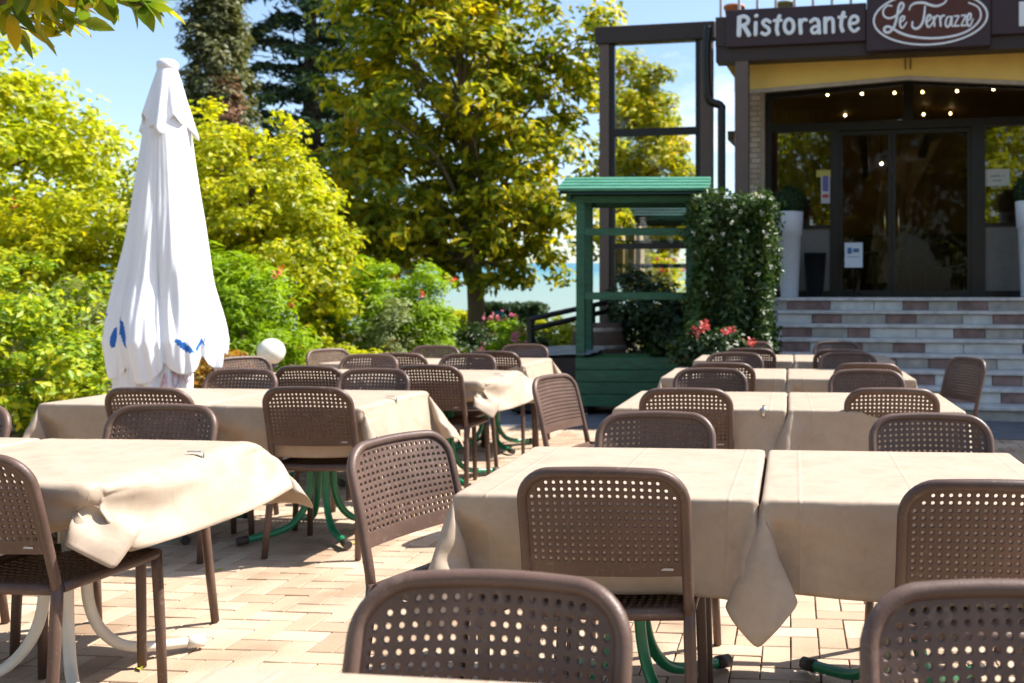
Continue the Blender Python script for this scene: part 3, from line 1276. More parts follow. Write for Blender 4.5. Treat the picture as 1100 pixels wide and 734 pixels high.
# yellow gable wall above the opening: polygon with the gabled cut
top = 5.0
poly = [(UL, zs), (u0 - .02, zs), (UA, za + .02), (UR, za - .30), (UR, top), (UL, top)]
m = MB()
m.prism(poly, lambda p: (p[0], WW - .10, p[1]), lambda p: (p[0], WW + .08, p[1]))
m.build('gable_wall', yellow, bld)
m = MB()
for (p, q) in (((u0 - .06, zs - .005), (UA, za + .012)), ((UA, za + .012), (UR, za - .312))):
    d = Vector((q[0] - p[0], q[1] - p[1])).normalized()
    nrm = Vector((-d.y, d.x)) * .045
    pl = [p, q, (q[0] + nrm.x, q[1] + nrm.y), (p[0] + nrm.x, p[1] + nrm.y)]
    m.prism(pl, lambda t: (t[0], WW - .16, t[1]), lambda t: (t[0], WW - .102, t[1]))
m.build('gable_trim', trim, bld)
m = MB()                                             # brick pillar left of the windows
m.bb(UL, u0 - .075, WW - .08, WW + .30, LZ, zs - .004)
m.build('brick_pillar', pale_brick, bld)
m = MB()
m.bb(u0 - .07, u0 - .01, WW - .09, WW + .05, LZ, zs - .004)
m.build('jamb', trim, bld)
# window frames
zt0, zt1 = bz(900, 141, WW), bz(900, 132, WW)         # transom
fw = (WW - .05, WW + .05)
m = MB()


def post(pa, pb, z0, z1):
    m.bb(bu(pa, WW), bu(pb, WW), fw[0], fw[1], z0, z1)


def zg(u):                                           # underside of the gable at u
    return zs + (za - zs) * (u - u0) / (UA - u0) if u < UA else za - .30 * (u - UA) / (UR - UA)


post(823, 828.5, LZ, zs - .02)
ua, ub = bu(970, WW), bu(981, WW)
m.bb(ua, ub, fw[0], fw[1], zt1, za - .02)
post(892, 901.5, LZ, zt0)
post(1043, 1058, LZ, zt0)
post(1142, 1156, LZ, zt0)
m.bb(bu(828.5, WW), UR, fw[0] + .004, fw[1] - .004, zt0, zt1)
for (p, q) in (((u0, zs - .012), (UA, za)), ((UA, za), (UR, za - .32))):
    pl = [p, q, (q[0], q[1] - .10), (p[0], p[1] - .10)]
    m.prism(pl, lambda t: (t[0], fw[0] - .006, t[1]), lambda t: (t[0], fw[1] + .006, t[1]))
m.bb(bu(828.5, WW), bu(892, WW), fw[0] + .01, fw[1] - .01, LZ, LZ + .09)
m.bb(bu(1058, WW), bu(1142, WW), fw[0] + .01, fw[1] - .01, LZ, LZ + .09)
m.bb(bu(828.5, WW), bu(892, WW), fw[0] + .012, fw[1] - .012, LZ + .98, LZ + 1.03)
m.bb(bu(1058, WW), bu(1142, WW), fw[0] + .012, fw[1] - .012, LZ + .98, LZ + 1.03)
m.build('window_frame', dark_frame, bld)


def pane(name, ua_, ub_, z0, z1a, z1b, parent=bld):
    mm = MB()
    mm.prism([(ua_, z0), (ub_, z0), (ub_, z1b), (ua_, z1a)], lambda t: (t[0], WW + .006, t[1]), lambda t: (t[0], WW - .002, t[1]))
    return mm.build(name, pane_glass, parent)


pane('window_pane', bu(829, WW), ua, zt1, zg(bu(829, WW)) - .1, zg(ua) - .1)
pane('window_pane', ub, UR, zt1, zg(ub) - .1, zg(UR) - .1)
pane('window_pane', bu(829, WW), bu(892, WW), LZ + 1.03, zt0, zt0)
pane('window_pane', bu(1058, WW), bu(1142, WW), LZ + 1.03, zt0, zt0)
for a, b2 in ((829, 892), (1058, 1142)):
    m = MB()
    m.bb(bu(a, WW), bu(b2, WW), WW - .01, WW + .01, LZ + .09, LZ + .98)
    m.build('lower_panel', greyp, bld)
# double glass door, one leaf each side
dl, dm, dr = bu(901.5, WW), bu(958, WW), bu(1043, WW)
for a, b2 in ((dl, dm - .004), (dm + .004, dr)):
    m = MB()
    m.bb(a, a + .05, WW - .02, WW + .02, LZ + .01, zt0 - .01)
    m.bb(b2 - .05, b2, WW - .02, WW + .02, LZ + .01, zt0 - .01)
    m.bb(a + .05, b2 - .05, WW - .02, WW + .02, LZ + .01, LZ + .10)
    m.bb(a + .05, b2 - .05, WW - .02, WW + .02, zt0 - .07, zt0 - .01)
    d = m.build('door', dark_frame, bld)
    mm = MB()
    mm.bb(a + .05, b2 - .05, WW - .005, WW + .003, LZ + .10, zt0 - .07)
    mm.build('door_pane', glass_mat('door_glass', (.80, .78, .72), 1.22, .0), d)
    mm = MB()
    s = b2 - .09 if a == dl else a + .09
    mm.tube([(s, WW - .07, LZ + .85), (s, WW - .07, LZ + 1.25)], .012, 8)
    mm.build('door_handle', mat('brass', (.6, .45, .2), .25, .05, metal=.9), d)
# canopy beam, column, soffit, balcony
WS = 1.55                                            # sign plane
zb0, zb1 = bz(800, 66, WS + .1), bz(790, 51, WS + .05)
m = MB()
m.bb(bu(768, WS), UR, WS + .06, WS + .30, zb0, zb1 + .02)
m.build('canopy_beam', brown, bld)
m = MB()
m.bb(bu(790, WS + .1), bu(804, WS + .1), WS + .07, WS + .23, LZ * .0 + .02, zb0 - .002)
m.build('column', taupe, bld)
m = MB()
m.bb(bu(768, WS), UR, WS + .31, WW - .11, zb1 - .02, zb1 + .02)
m.build('canopy_soffit', yellow, bld)
m = MB()
m.bb(bu(768, WS), UR, WS + .04, WW + .1, zb1 + .022, 4.84)
m.build('balcony_slab', brown, bld)
m = MB()
m.bb(1.6, 4.74, WW + .12, 9.3, 5.02, 6.5)
m.build('upper_wall', stucco, bld)
m = MB()
m.bb(1.3, 4.745, WW - .2, 9.5, 6.502, 6.7)
m.build('roof', mat('roof_tile', (.30, .13, .08), .8, .2, 6), bld)
m = MB()
m.bb(4.75, 9.5, -.95, 9.7, -.02, 6.5)
m.build('shade_wing', stucco, bld)  # unseen wing, added to cast shade on the farthest right-hand tables
for k in range(3):
    a = 1.9 + k * 1.2
    m = MB()
    m.bb(a, a + .8, WW + .06, WW + .115, 5.2, 6.4)
    f_ = m.build('balcony_window', dark_frame, bld)
    mm = MB()
    mm.bb(a + .06, a + .74, WW + .04, WW + .056, 5.26, 6.34)
    mm.build('pane', pane_glass, f_)
m = MB()
for k in range(26):
    uu = bu(800, WS) - .35 + k * .235
    m.bb(uu, uu + .035, WS + .16, WS + .20, 4.845, 5.75)
m.bb(bu(768, WS), UR, WS + .15, WS + .21, 5.75, 5.80)
m.build('balcony_railing', mat('rail_white', (.55, .52, .50), .4), bld)
m = MB()
m.bb(UL - .02, UL + .095, WW + .30, 9.1, 0, 5.0)
m.bb(UL + .1, UR, 9.06, 9.2, 0, 5.0)
m.build('side_wall', stucco, bld)
# drain pipe on the left corner
m = MB()
ud = bu(771, WS + .2)
m.tube(spline([(ud - .10, WS + .1, 4.75), (ud - .13, WS + .1, 4.5), (ud - .13, WS + .12, 4.1), (ud - .10, WS + .15, 3.82), (ud + .04, WS + .2, 3.75), (ud + .05, WS + .2, 3.6), (ud + .05, WS + .2, 2.4), (ud + .05, WS + .2, .02)], 4), .055, 10)
m.build('drain_pipe', dark_frame, bld)

# flower pots standing on the balcony edge
for k, (px, cl) in enumerate(((783, 'terracotta'), (840, 'olive-green'))):
    t = thing('balcony_pot', '%s pot with a small plant on the balcony above the sign, %s' % (cl, 'left corner' if k == 0 else 'over the lettering'), 'plant pot', bw(bu(px, WS) + .0, WS + .45, 4.842), 0, 'balcony pots')
    m = MB()
    m.lathe([(.09, 0), (.13, .22), (.14, .22), (.14, .25), (.12, .25), (.11, .20)], n=16)
    m.build('pot', mat('pot_%d' % k, (.50, .18, .08) if k == 0 else (.22, .22, .10), .7), t)
    rs = np.random.RandomState(k)
    d = rs.normal(size=(160, 3))
    d /= np.linalg.norm(d, axis=1, keepdims=True)
    leaves_mesh('foliage', d * .16 + np.array([0, 0, .36]), d, .07, .04, leaf_mat('pot_leaf', [(0, (.03, .07, .02)), (1, (.12, .16, .04))]), t, k)

# yellow gable face repeated as a valance, added forward to catch sky light
WV = 2.05
vpl = [(bu(804.5, WV), bz(804, 97, WV)), (bu(975, WV), bz(975, 82, WV)), (bu(1100, WV), bz(1100, 87.5, WV)), (4.74, bz(1100, 87.5, WV) - .12), (4.74, zb1 - .03), (bu(804.5, WV), zb1 - .03)]
m = MB()
m.prism(vpl, lambda p: (p[0], WV, p[1]), lambda p: (p[0], WV + .02, p[1]))
m.build('added_valance', mat('valance_yellow', (.80, .56, .16), .8, .05, 4, .12, 25), bld)
m = MB()
for p, q in zip(vpl[:3], vpl[1:4]):
    d = Vector((q[0] - p[0], q[1] - p[1])).normalized()
    nr = Vector((d.y, -d.x)) * .05
    pl = [p, q, (q[0] + nr.x, q[1] + nr.y), (p[0] + nr.x, p[1] + nr.y)]
    m.prism(pl, lambda t: (t[0], WV - .025, t[1]), lambda t: (t[0], WV + .03, t[1]))
m.build('valance_trim', trim, bld)
m = MB()
for dx_ in (-.03, .035):
    m.box((vpl[1][0] + dx_, WV - .02, vpl[1][1] + .22), (.012, .02, .28))
m.build('valance_hook', dark_frame, bld)

# ---------------------------------------------------------------- sign with lettering
sgn = thing('restaurant_sign', 'long plum sign reading Ristorante and Le Terrazze in white above the entrance', 'sign', BO, BA)
sa, sb_, sc2 = bu(780, WS), bu(931, WS), bu(1064, WS)
zt_, zl_ = bz(780, 11, WS), bz(780, 51, WS)
m = MB()
m.bb(sa, sb_ - .004, WS, WS + .055, zl_, zt_, 0, .008)
brd = m.build('board', signm, sgn)
m = MB()
m.bb(sc2 + .004, sc2 + 1.75, WS, WS + .055, zl_, zt_, 0, .008)
brd2 = m.build('board', signm, sgn)
m = MB()
zc0 = bz(931, 56, WS)
m.bb(sb_, sc2, WS - .05, WS + .055, zc0, zt_ + .26, 0, .008)
cen = m.build('centre_panel', signm, sgn)
# "Ristorante": rounded strokes, measured in enlarged photo units, 6.675 per pixel
m = MB()


def rs_stroke(pts, r, n=5):
    q = [Vector((bu(780 + x / 6.675, WS), WS - .006, bz(780 + x / 6.675, y / 6.675, WS))) for x, y in pts]
    if len(q) > 2:
        q = spline(q, n)
    e0, e1 = (q[0] - q[1]).normalized(), (q[-1] - q[-2]).normalized()
    q = [q[0] + e0 * r * .75, q[0] + e0 * r * .5] + q + [q[-1] + e1 * r * .5, q[-1] + e1 * r * .75]
    k = len(q)
    m.tube(q, [r * .45, r * .85] + [r] * (k - 4) + [r * .85, r * .45], 10, flat=.3, up=(0, 1, 0))


ov_ = [(452 + 33 * math.cos(2 * PI * k / 14), 190 + 50 * math.sin(2 * PI * k / 14)) for k in range(15)]
for pts, r_ in (([(95, 128), (94, 190), (92, 255)], .031), ([(97, 126), (132, 120), (158, 138), (154, 166), (126, 184), (98, 188)], .026), ([(124, 186), (148, 222), (165, 254)], .029),
                ([(213, 165), (211, 250)], .026), ([(216, 115), (217, 117)], .029),
                ([(316, 160), (288, 145), (264, 160), (275, 184), (303, 204), (308, 232), (282, 250), (256, 238)], .023),
                ([(384, 116), (371, 150), (363, 212), (372, 248)], .025), ([(344, 150), (397, 147)], .020),
                (ov_, .024),
                ([(530, 146), (532, 190), (536, 240)], .026), ([(537, 168), (555, 143), (577, 146)], .021),
                ([(607, 158), (634, 140), (661, 153), (665, 190), (669, 240)], .024), ([(664, 190), (631, 194), (613, 214), (622, 237), (646, 236), (664, 214)], .020),
                ([(710, 133), (712, 235)], .026), ([(713, 162), (736, 134), (762, 140), (768, 175), (769, 233)], .023),
                ([(843, 92), (831, 128), (825, 188), (837, 226)], .025), ([(807, 126), (857, 122)], .020),
                ([(888, 174), (938, 162), (944, 134), (923, 117), (897, 130), (884, 174), (897, 212), (922, 226), (950, 206)], .021)):
    rs_stroke(pts, r_)
m.build('lettering', letter, brd)
# first stroke of the word on the right-hand board, cut off by the photo's edge
m = MB()
q0 = bu(1094.5, WS)
m.bb(q0, q0 + .075, WS - .012, WS - .002, bz(1096, 28.5, WS), bz(1096, 2, WS), 0, .004)
m.build('lettering', letter, brd2)
# emblem: measured in enlarged photo units, 6.47 per pixel
def em(x, y):
    px, py = 930 + x / 6.47, y / 6.47
    return bu(px, WS - .05), bz(px, py, WS - .05)


ecx, ecz = em(446, 128)
eax = abs(em(840, 128)[0] - em(52, 128)[0]) / 2
eaz = abs(em(446, 312)[1] - em(446, -56)[1]) / 2
m = MB()
pl = [(ecx + (eax - .01) * math.cos(2 * PI * k / 72), ecz + (eaz - .01) * math.sin(2 * PI * k / 72)) for k in range(72)]
m.prism(pl, lambda t: (t[0], WS - .056, t[1]), lambda t: (t[0], WS - .052, t[1]))
m.build('emblem', emblem, cen)
m = MB()
WZ = WS - .060


def stroke(pts, r, n=5, closed=False):
    q = []
    for x, y in pts:
        a, c = em(x, y)
        q.append((a, WZ, c))
    q = spline(q, n) if len(q) > 2 else [Vector(t) for t in q]
    k = len(q)
    rr = r if isinstance(r, (int, float)) else [r[0] + (r[1] - r[0]) * math.sin(PI * i / (k - 1)) for i in range(k)]
    m.tube(q, rr, 8, flat=.35, up=(0, 1, 0))


sl_ = .0155
ring = [(ecx + eax * math.cos(R(78) - 2 * PI * k / 90 * .985), ecz + eaz * math.sin(R(78) - 2 * PI * k / 90 * .985)) for k in range(91)]
m.tube([(a, WZ, c) for a, c in ring], .0125, 8, flat=.35, up=(0, 1, 0))
LT = [
    ([(185, 45), (150, 42), (122, 75), (127, 112), (160, 130), (205, 115), (245, 78), (263, 42), (250, 22), (232, 42), (220, 100), (207, 160), (190, 200), (160, 228), (132, 222), (131, 198), (155, 187), (190, 203), (250, 236), (330, 258), (420, 268), (520, 266), (620, 250), (700, 222), (760, 180), (796, 130), (796, 80), (770, 45), (712, 20)], (.010, .0165)),
    ([(236, 160), (262, 142), (268, 120), (252, 118), (238, 145), (241, 184), (258, 195), (286, 155)], (.009, .014)),
    ([(302, 75), (312, 45), (345, 25), (400, 22), (440, 35), (490, 45), (540, 28), (566, 0)], (.008, .017)),
    ([(412, 42), (408, 92), (398, 150), (375, 190), (345, 203), (323, 185), (326, 150)], (.010, .0165)),
    ([(420, 160), (447, 137), (450, 112), (435, 110), (421, 145), (428, 184), (445, 188), (468, 155)], (.009, .0145)),
    ([(468, 115), (474, 150), (478, 190)], (.012, .014)),
    ([(477, 140), (490, 116), (508, 112)], (.010, .013)),
    ([(515, 112), (518, 150), (521, 188)], (.012, .014)),
    ([(520, 138), (532, 113), (551, 112)], (.010, .013)),
    ([(592, 118), (566, 124), (554, 165), (566, 190), (585, 172), (598, 116), (596, 175), (609, 188)], (.009, .014)),
    ([(612, 115), (648, 112)], .011), ([(648, 112), (613, 184)], .010), ([(613, 184), (651, 181)], .012),
    ([(660, 112), (696, 108)], .011), ([(696, 108), (661, 182)], .010), ([(661, 182), (700, 178)], .012),
    ([(704, 150), (727, 130), (730, 102), (716, 100), (702, 135), (709, 177), (725, 180), (746, 132)], (.009, .014))]
for pts, r_ in LT:
    stroke(pts, r_)
m.build('lettering', letter, cen)

# ---------------------------------------------------------------- striped steps
st_ = thing('entrance_steps', 'wide stone steps with risers striped in pale and reddish-brown blocks', 'steps', BO, BA)
slab = mat('step_slab', (.56, .55, .53), .5, .2, 9, .2, 50)
blk_a = mat('block_white', (.60, .60, .58), .55, .2, 6, .15, 40)
blk_b = mat('block_red', (.27, .175, .155), .6, .35, 7, .15, 40)
blk_c = mat('block_beige', (.42, .39, .35), .6, .25, 7, .15, 40)
rnd = random.Random(5)
NS, RH, TD = 8, LZ / 8, .274
for k in range(NS):
    w0 = k * TD
    z0, z1 = k * RH, (k + 1) * RH
    m = MB()
    ul = -.75
    if k < NS - 1:
        m.bb(ul, 5.6, w0 - .03, w0 + TD + .06, z1 - .042, z1, 0, .006)
        m.bb(ul, 5.6, w0 + .06, w0 + TD, max(z0 - .02, 0), z1 - .047)
    else:
        m.bb(ul, 5.6, w0 - .03, w0 + .06, z1 - .042, z1 + .001, 0, .006)
        m.bb(ul, 5.6, w0 + .06, w0 + TD, z0 - .02, z1 - .145)
    u = ul
    j = rnd.randint(0, 11)
    while u < 5.55:
        L_ = min(rnd.choice((.26, .31, .36, .44, .55, .66)), 5.6 - u)
        mi = (1, 2, 3, 2, 1, 1, 2, 3, 2, 3, 1, 2)[j % 12] if k != 1 or True else 1
        m.bb(u + .004, u + L_ - .004, w0 + .022, w0 + .058, max(z0, .003), z1 - .048, mi, .004)
        u += L_
        j += 1
    m.build('step', [slab, blk_a, blk_b, blk_c], st_)

# dark grey strip along the steps
m = MB()
m.add([bw(-6.8, -1.25, .006), bw(6.5, -1.25, .006), bw(6.5, .06, .006), bw(-6.8, .06, .006)], [(0, 1, 2, 3)])
tag(m.build('grey_strip', mat('grey_strip_mat', (.135, .14, .15), .7, .25, 5, .4, 30)), kind='structure')

# ---------------------------------------------------------------- things on the landing and behind the glass
planter_white = mat('planter_white', (.66, .69, .74), .4, .04)
topi = leaf_mat('topiary_leaf', [(0, (.012, .035, .010)), (.6, (.03, .075, .018)), (1, (.07, .12, .03))], .25)


def planter(px, w_, lab, zt):
    u = bu(px, w_)
    t = thing('tall_planter', lab, 'planter', bw(u, w_, LZ), 0, 'white tapered planters with box balls')
    m = MB()
    m.lathe([(.115, 0), (.12, .01), (.158, zt * .72), (.175, zt * .725), (.192, zt - .01), (.188, zt), (.165, zt), (.16, zt - .05)], n=32)
    m.build('pot', planter_white, t)
    rs = np.random.RandomState(int(px))
    d = rs.normal(size=(1500, 3))
    d /= np.linalg.norm(d, axis=1, keepdims=True)
    rr = (.21 + .015 * rs.normal(size=(1500, 1)))
    leaves_mesh('box_ball', d * rr + np.array([0, 0, zt + .14]), d + .4 * rs.normal(size=d.shape), .035, .022, topi, t, int(px))
    m = MB()
    m.sphere((0, 0, zt + .14), .19, 16, 10)
    m.build('core', mat('topiary_core', (.010, .025, .008), .9), t)


planter(848, 2.75, 'white tapered planter with a clipped box ball beside the flowering hedge', 1.17)
planter(1107, 2.55, 'white tapered planter with a clipped box ball, cut off by the right edge', 1.24)
u = bu(875.5, 3.05)
m = MB()
m.lathe([(.105, 0), (.115, .01), (.155, .60), (.162, .60), (.162, .62), (.148, .62), (.142, .56)], n=28)
tag(m.build('waste_bin', mat('bin_black', (.012, .012, .013), .35), None, bw(u, 3.05, LZ)), 'black tapered bin beside the white planter at the entrance', 'bin')
# menu stand with printed sheet
u = bu(917, 2.95)
t = thing('menu_stand', 'small stand with a white printed sheet by the glass door', 'menu stand', bw(u, 2.95, LZ), BA)
m = MB()
m.tube([(0, 0, .03), (0, 0, .62)], .011, 8)
for k in range(3):
    a = 2 * PI * k / 3 + .5
    m.tube([(0, 0, .10), (.16 * math.cos(a), .16 * math.sin(a), .008)], .009, 6)
m.build('tripod', dark_frame, t)
m = MB()
m.box((0, -.02, .58), (.245, .012, .345), 0, 0, .002, R(-6))
bd = m.build('sheet', mat('sheet_white', (.62, .68, .74), .5, .03), t)
m = MB()
m.box((-.055, -.0277, .64), (.06, .002, .085), 0, 0, 0, R(-6))
m.box((.035, -.0277, .645), (.08, .002, .05), 0, 0, 0, R(-6))
for k in range(3):
    m.box((0, -.029 + .0055 * k * .2, .555 - k * .022), (.17, .002, .008), 0, 0, 0, R(-6))
m.box((-.05, -.026, .465), (.08, .002, .05), 0, 0, 0, R(-6))
m.box((.06, -.026, .465), (.08, .002, .05), 0, 0, 0, R(-6))
m.build('print', mat('print_blue', (.05, .15, .30), .5), bd)
# notice on the right window
u = bu(1071, WW)
zc = bz(1071, 191, WW)
m = MB()
m.box((0, 0, 0), (.335, .006, .235), 0, 0, .001)
o = m.build('window_notice', mat('paper', (.55, .56, .50), .6, .03), None, bw(u, WW - .012, zc), BA)
tag(o, 'small pale notice taped to the right-hand window pane', 'notice')
m = MB()
for (x, z, wdt) in ((-.075, .02, .03), (-.04, .02, .03), (-.005, .022, .03), (.03, .02, .025), (.085, .018, .018), (-.03, -.04, .05), (.03, -.04, .05)):
    m.box((x, -.0042, z), (wdt, .0015, .014))
for (x, z) in ((-.02, .052), (0, .056), (.02, .052)):
    m.box((x, -.0042, z), (.012, .0015, .006))
m.build('print', mat('print_grey', (.10, .10, .09), .6), o)
# coloured poster by the door post
u = bu(887, WW)
zc = bz(887, 201, WW)
m = MB()
m.box((0, 0, -.02), (.125, .004, .44), 0, 0)
m.box((-.03, -.0005, .185), (.20, .0045, .10), 0, 1)
m.box((0, -.003, .04), (.085, .002, .22), 0, 2)
m.box((0, -.003, -.135), (.09, .002, .05), 0, 3)
o = m.build('door_poster', [mat('poster_white', (.55, .55, .58), .5), mat('poster_yellow', (.50, .45, .10), .5), mat('poster_purple', (.14, .12, .36), .5), mat('poster_red', (.45, .06, .05), .5)], None, bw(u, WW - .055, zc), BA)
tag(o, 'narrow poster in purple, yellow and red on the left door post', 'poster')
# bulbs under the timber ceiling
bulb = emit_mat('bulb_glow', (1.0, .72, .38), 14)
cord = dark_frame
BL = [(889, 102, 4.6), (926, 101, 4.6), (961, 100, 4.6), (991, 99, 4.6), (1028, 98, 4.6), (1067, 96, 4.6), (908, 124, 6.6), (992, 123, 6.6), (1021, 122, 6.6), (947, 176, 7.6), (967, 175, 7.6)]
for k, (px, py, w_) in enumerate(BL):
    u = bu(px, w_)
    z = bz(px, py, w_)
    t = thing('ceiling_lamp', 'small glowing bulb hanging inside the restaurant, %s' % ('in the front row behind the upper panes' if k < 6 else 'in the middle row at the transom' if k < 9 else 'deep inside above the door opening'), 'lamp', bw(u, w_, z), 0, ('bulbs of the front row', 'bulbs of the middle row', 'bulbs deep inside')[0 if k < 6 else 1 if k < 9 else 2])
    m = MB()
    m.sphere((0, 0, 0), .02 if k < 9 else .026, 12, 8)
    m.build('bulb', bulb, t)
    m = MB()
    m.tube([(0, 0, .02), (0, 0, .06), (0, 0, max(.1, zg(u) + .18 - z if u < 4 else .3))], [.022, .02, .006], 8)
    m.build('fitting', cord, t)
# dim interior furniture seen through the glass
for k, (px, w_, cl) in enumerate(((915, 6.3, 'left'), (1000, 5.2, 'right'))):
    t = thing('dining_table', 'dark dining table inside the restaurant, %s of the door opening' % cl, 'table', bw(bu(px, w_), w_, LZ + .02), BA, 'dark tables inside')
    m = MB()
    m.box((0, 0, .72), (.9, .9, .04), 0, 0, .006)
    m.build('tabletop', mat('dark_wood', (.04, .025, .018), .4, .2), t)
    for sx in (-1, 1):
        for sy in (-1, 1):
            m = MB()
            m.box((sx * .4, sy * .4, .35), (.06, .06, .70))
            m.build('leg', MATS['dark_wood'], t)
for k, (px, w_, ht) in enumerate(((982, 4.9, 0), (1015, 4.6, 0), (1030, 5.6, 0))):
    t = thing('dining_chair', ('dark wooden chair inside, nearest the door', 'dark wooden chair inside, right of the door leaf', 'dark wooden chair inside, deepest in the room')[k], 'chair', bw(bu(px, w_), w_, LZ + .02), BA + R((20, -150, 90)[k]), 'dark chairs inside')
    m = MB()
    m.box((0, 0, .45), (.42, .42, .04), 0, 0, .006)
    m.build('seat', MATS['dark_wood'], t)
    m = MB()
    m.box((0, -.20, .78), (.40, .025, .34), 0, 0, .006)
    m.build('backrest', MATS['dark_wood'], t)
    for sx in (-1, 1):
        for sy in (-1, 1):
            m = MB()
            m.box((sx * .18, sy * .19, .21 if sy > 0 else .30), (.035, .035, .42 if sy > 0 else .60))
            m.build('leg', MATS['dark_wood'], t)
# cream drapes and a slim wooden column inside
m = MB()
u1, u2 = bu(950, 6.0), bu(1012, 6.0)
pl = [(u1, 3.55), (u2, 3.95), (u1 + .42, 2.95)]
m.prism(pl, lambda p: (p[0], 6.0, p[1]), lambda p: (p[0], 6.03, p[1]))
o = m.build('drape', cream, None, BO, BA)
tag(o, 'cream triangular drape hanging inside above the door opening', 'drape')
m = MB()
u1 = bu(930, 7.2)
prof = []
for k in range(13):
    prof.append((u1 + .55 * k / 12, 7.2 + .04 * math.sin(k * 2.2)))
vs, fs = [], []
for (a, d) in prof:
    vs += [(a + .28, d, 3.4), (a, d, LZ + .25)]
for k in range(12):
    fs.append((2 * k, 2 * k + 1, 2 * k + 3, 2 * k + 2))
m.add(vs, fs, 0, True)
o = m.build('curtain', cream, None, BO, BA)
tag(o, 'long cream curtain gathered inside behind the open door', 'curtain')
for k, px in enumerate((977, 996)):
    m = MB()
    m.bb(-.04, .04, -.04, .04, 0, 2.2)
    o = m.build('wooden_column', mat('honey_wood', (.32, .20, .09), .5, .2, 5), None, bw(bu(px, 5.8 + .6 * k), 5.8 + .6 * k, LZ + .02), BA)
    tag(o, 'slim honey-coloured wooden column inside the restaurant, %s one' % ('left' if k == 0 else 'right'), 'column', 'wooden columns inside')
m = MB()
m.bb(-1.2, 1.2, -.25, .25, 0, 1.1)
m.bb(-1.26, 1.26, -.3, .3, 1.1, 1.15)
o = m.build('bar_counter', MATS['dark_wood'], None, bw(bu(985, 8.2), 8.2, LZ + .02), BA)
tag(o, 'dark bar counter at the back of the dim dining room', 'counter')
# brown curtains behind the side windows
for k, (pa, pb) in enumerate(((835, 888), (1062, 1138))):
    m = MB()
    vs, fs = [], []
    n = 30
    a0, a1 = bu(pa, WW + .25), bu(pb, WW + .25)
    for i in range(n + 1):
        a = a0 + (a1 - a0) * i / n
        d = WW + .25 + .035 * math.sin(i * 1.9)
        vs += [(a, d, zt0 + (.35 if k == 0 else 0)), (a, d, LZ + 1.0)]
    for i in range(n):
        fs.append((2 * i, 2 * i + 1, 2 * i + 3, 2 * i + 2))
    m.add(vs, fs, 0, True)
    o = m.build('curtain', mat('brown_curtain', (.16, .085, .06), .8, .2, 4), None, BO, BA)
    tag(o, 'brown curtain behind the %s-hand side window' % ('left' if k == 0 else 'right'), 'curtain', 'brown window curtains')

# ================================================================ glass windbreak beside the building
WB = 2.3
t = thing('glass_windbreak', 'tall brown-framed glass windbreak left of the restaurant sign', 'glass screen', BO, BA)
ul_, ur_ = bu(641, WB), bu(769, WB)
ztop_, zbm = bz(641, 31, WB), bz(641, 49, WB)
zm0, zm1 = bz(700, 146, WB), bz(700, 138, WB)
p0, p1, p2, p3 = bu(655.5, WB), bu(753, WB), bu(645, WB), bu(766, WB)
m = MB()
m.bb(p2, p0, WB - .06, WB + .06, 0, zbm - .002, 0, .006)
m.build('post', taupe, t)
m = MB()
m.bb(p1, p3, WB - .06, WB + .06, 0, zbm - .002, 0, .006)
m.build('post', taupe, t)
m = MB()
m.bb(ul_, ur_, WB - .09, WB + .09, zbm, ztop_, 0, .01)
m.build('top_beam', brown, t)
m = MB()
m.bb(p0 + .002, p0 + .07, WB - .03, WB + .03, 0, zbm - .004)
m.bb(p1 - .07, p1 - .002, WB - .03, WB + .03, 0, zbm - .004)
m.bb(p0 + .072, p1 - .072, WB - .03, WB + .03, zm0, zm1)
m.bb(p0 + .072, p1 - .072, WB - .03, WB + .03, 1.95, 2.03)
m.bb(p0 + .072, p1 - .072, WB - .03, WB + .03, .05, .15)
m.build('glazing_frame', dark_frame, t)
clear = glass_mat('clear_glass', (.93, .95, .95), 1.25, .02)
for z0, z1 in ((.15, 1.95), (2.03, zm0), (zm1, zbm - .004)):
    m = MB()
    m.bb(p0 + .072, p1 - .072, WB - .004, WB + .004, z0, z1)
    m.build('glass_pane', clear, t)

# ================================================================ green wooden stand
gwood = mat('green_wood', (.022, .100, .055), .55, .34, 7, .3, 30, stretch=(1, 7, 7))
groof = mat('green_roof_boards', (.06, .23, .145), .55, .3, 6, .15, 30, stretch=(1, 8, 8))
gdark = mat('dark_green_wood', (.012, .040, .030), .5, .15, 6)


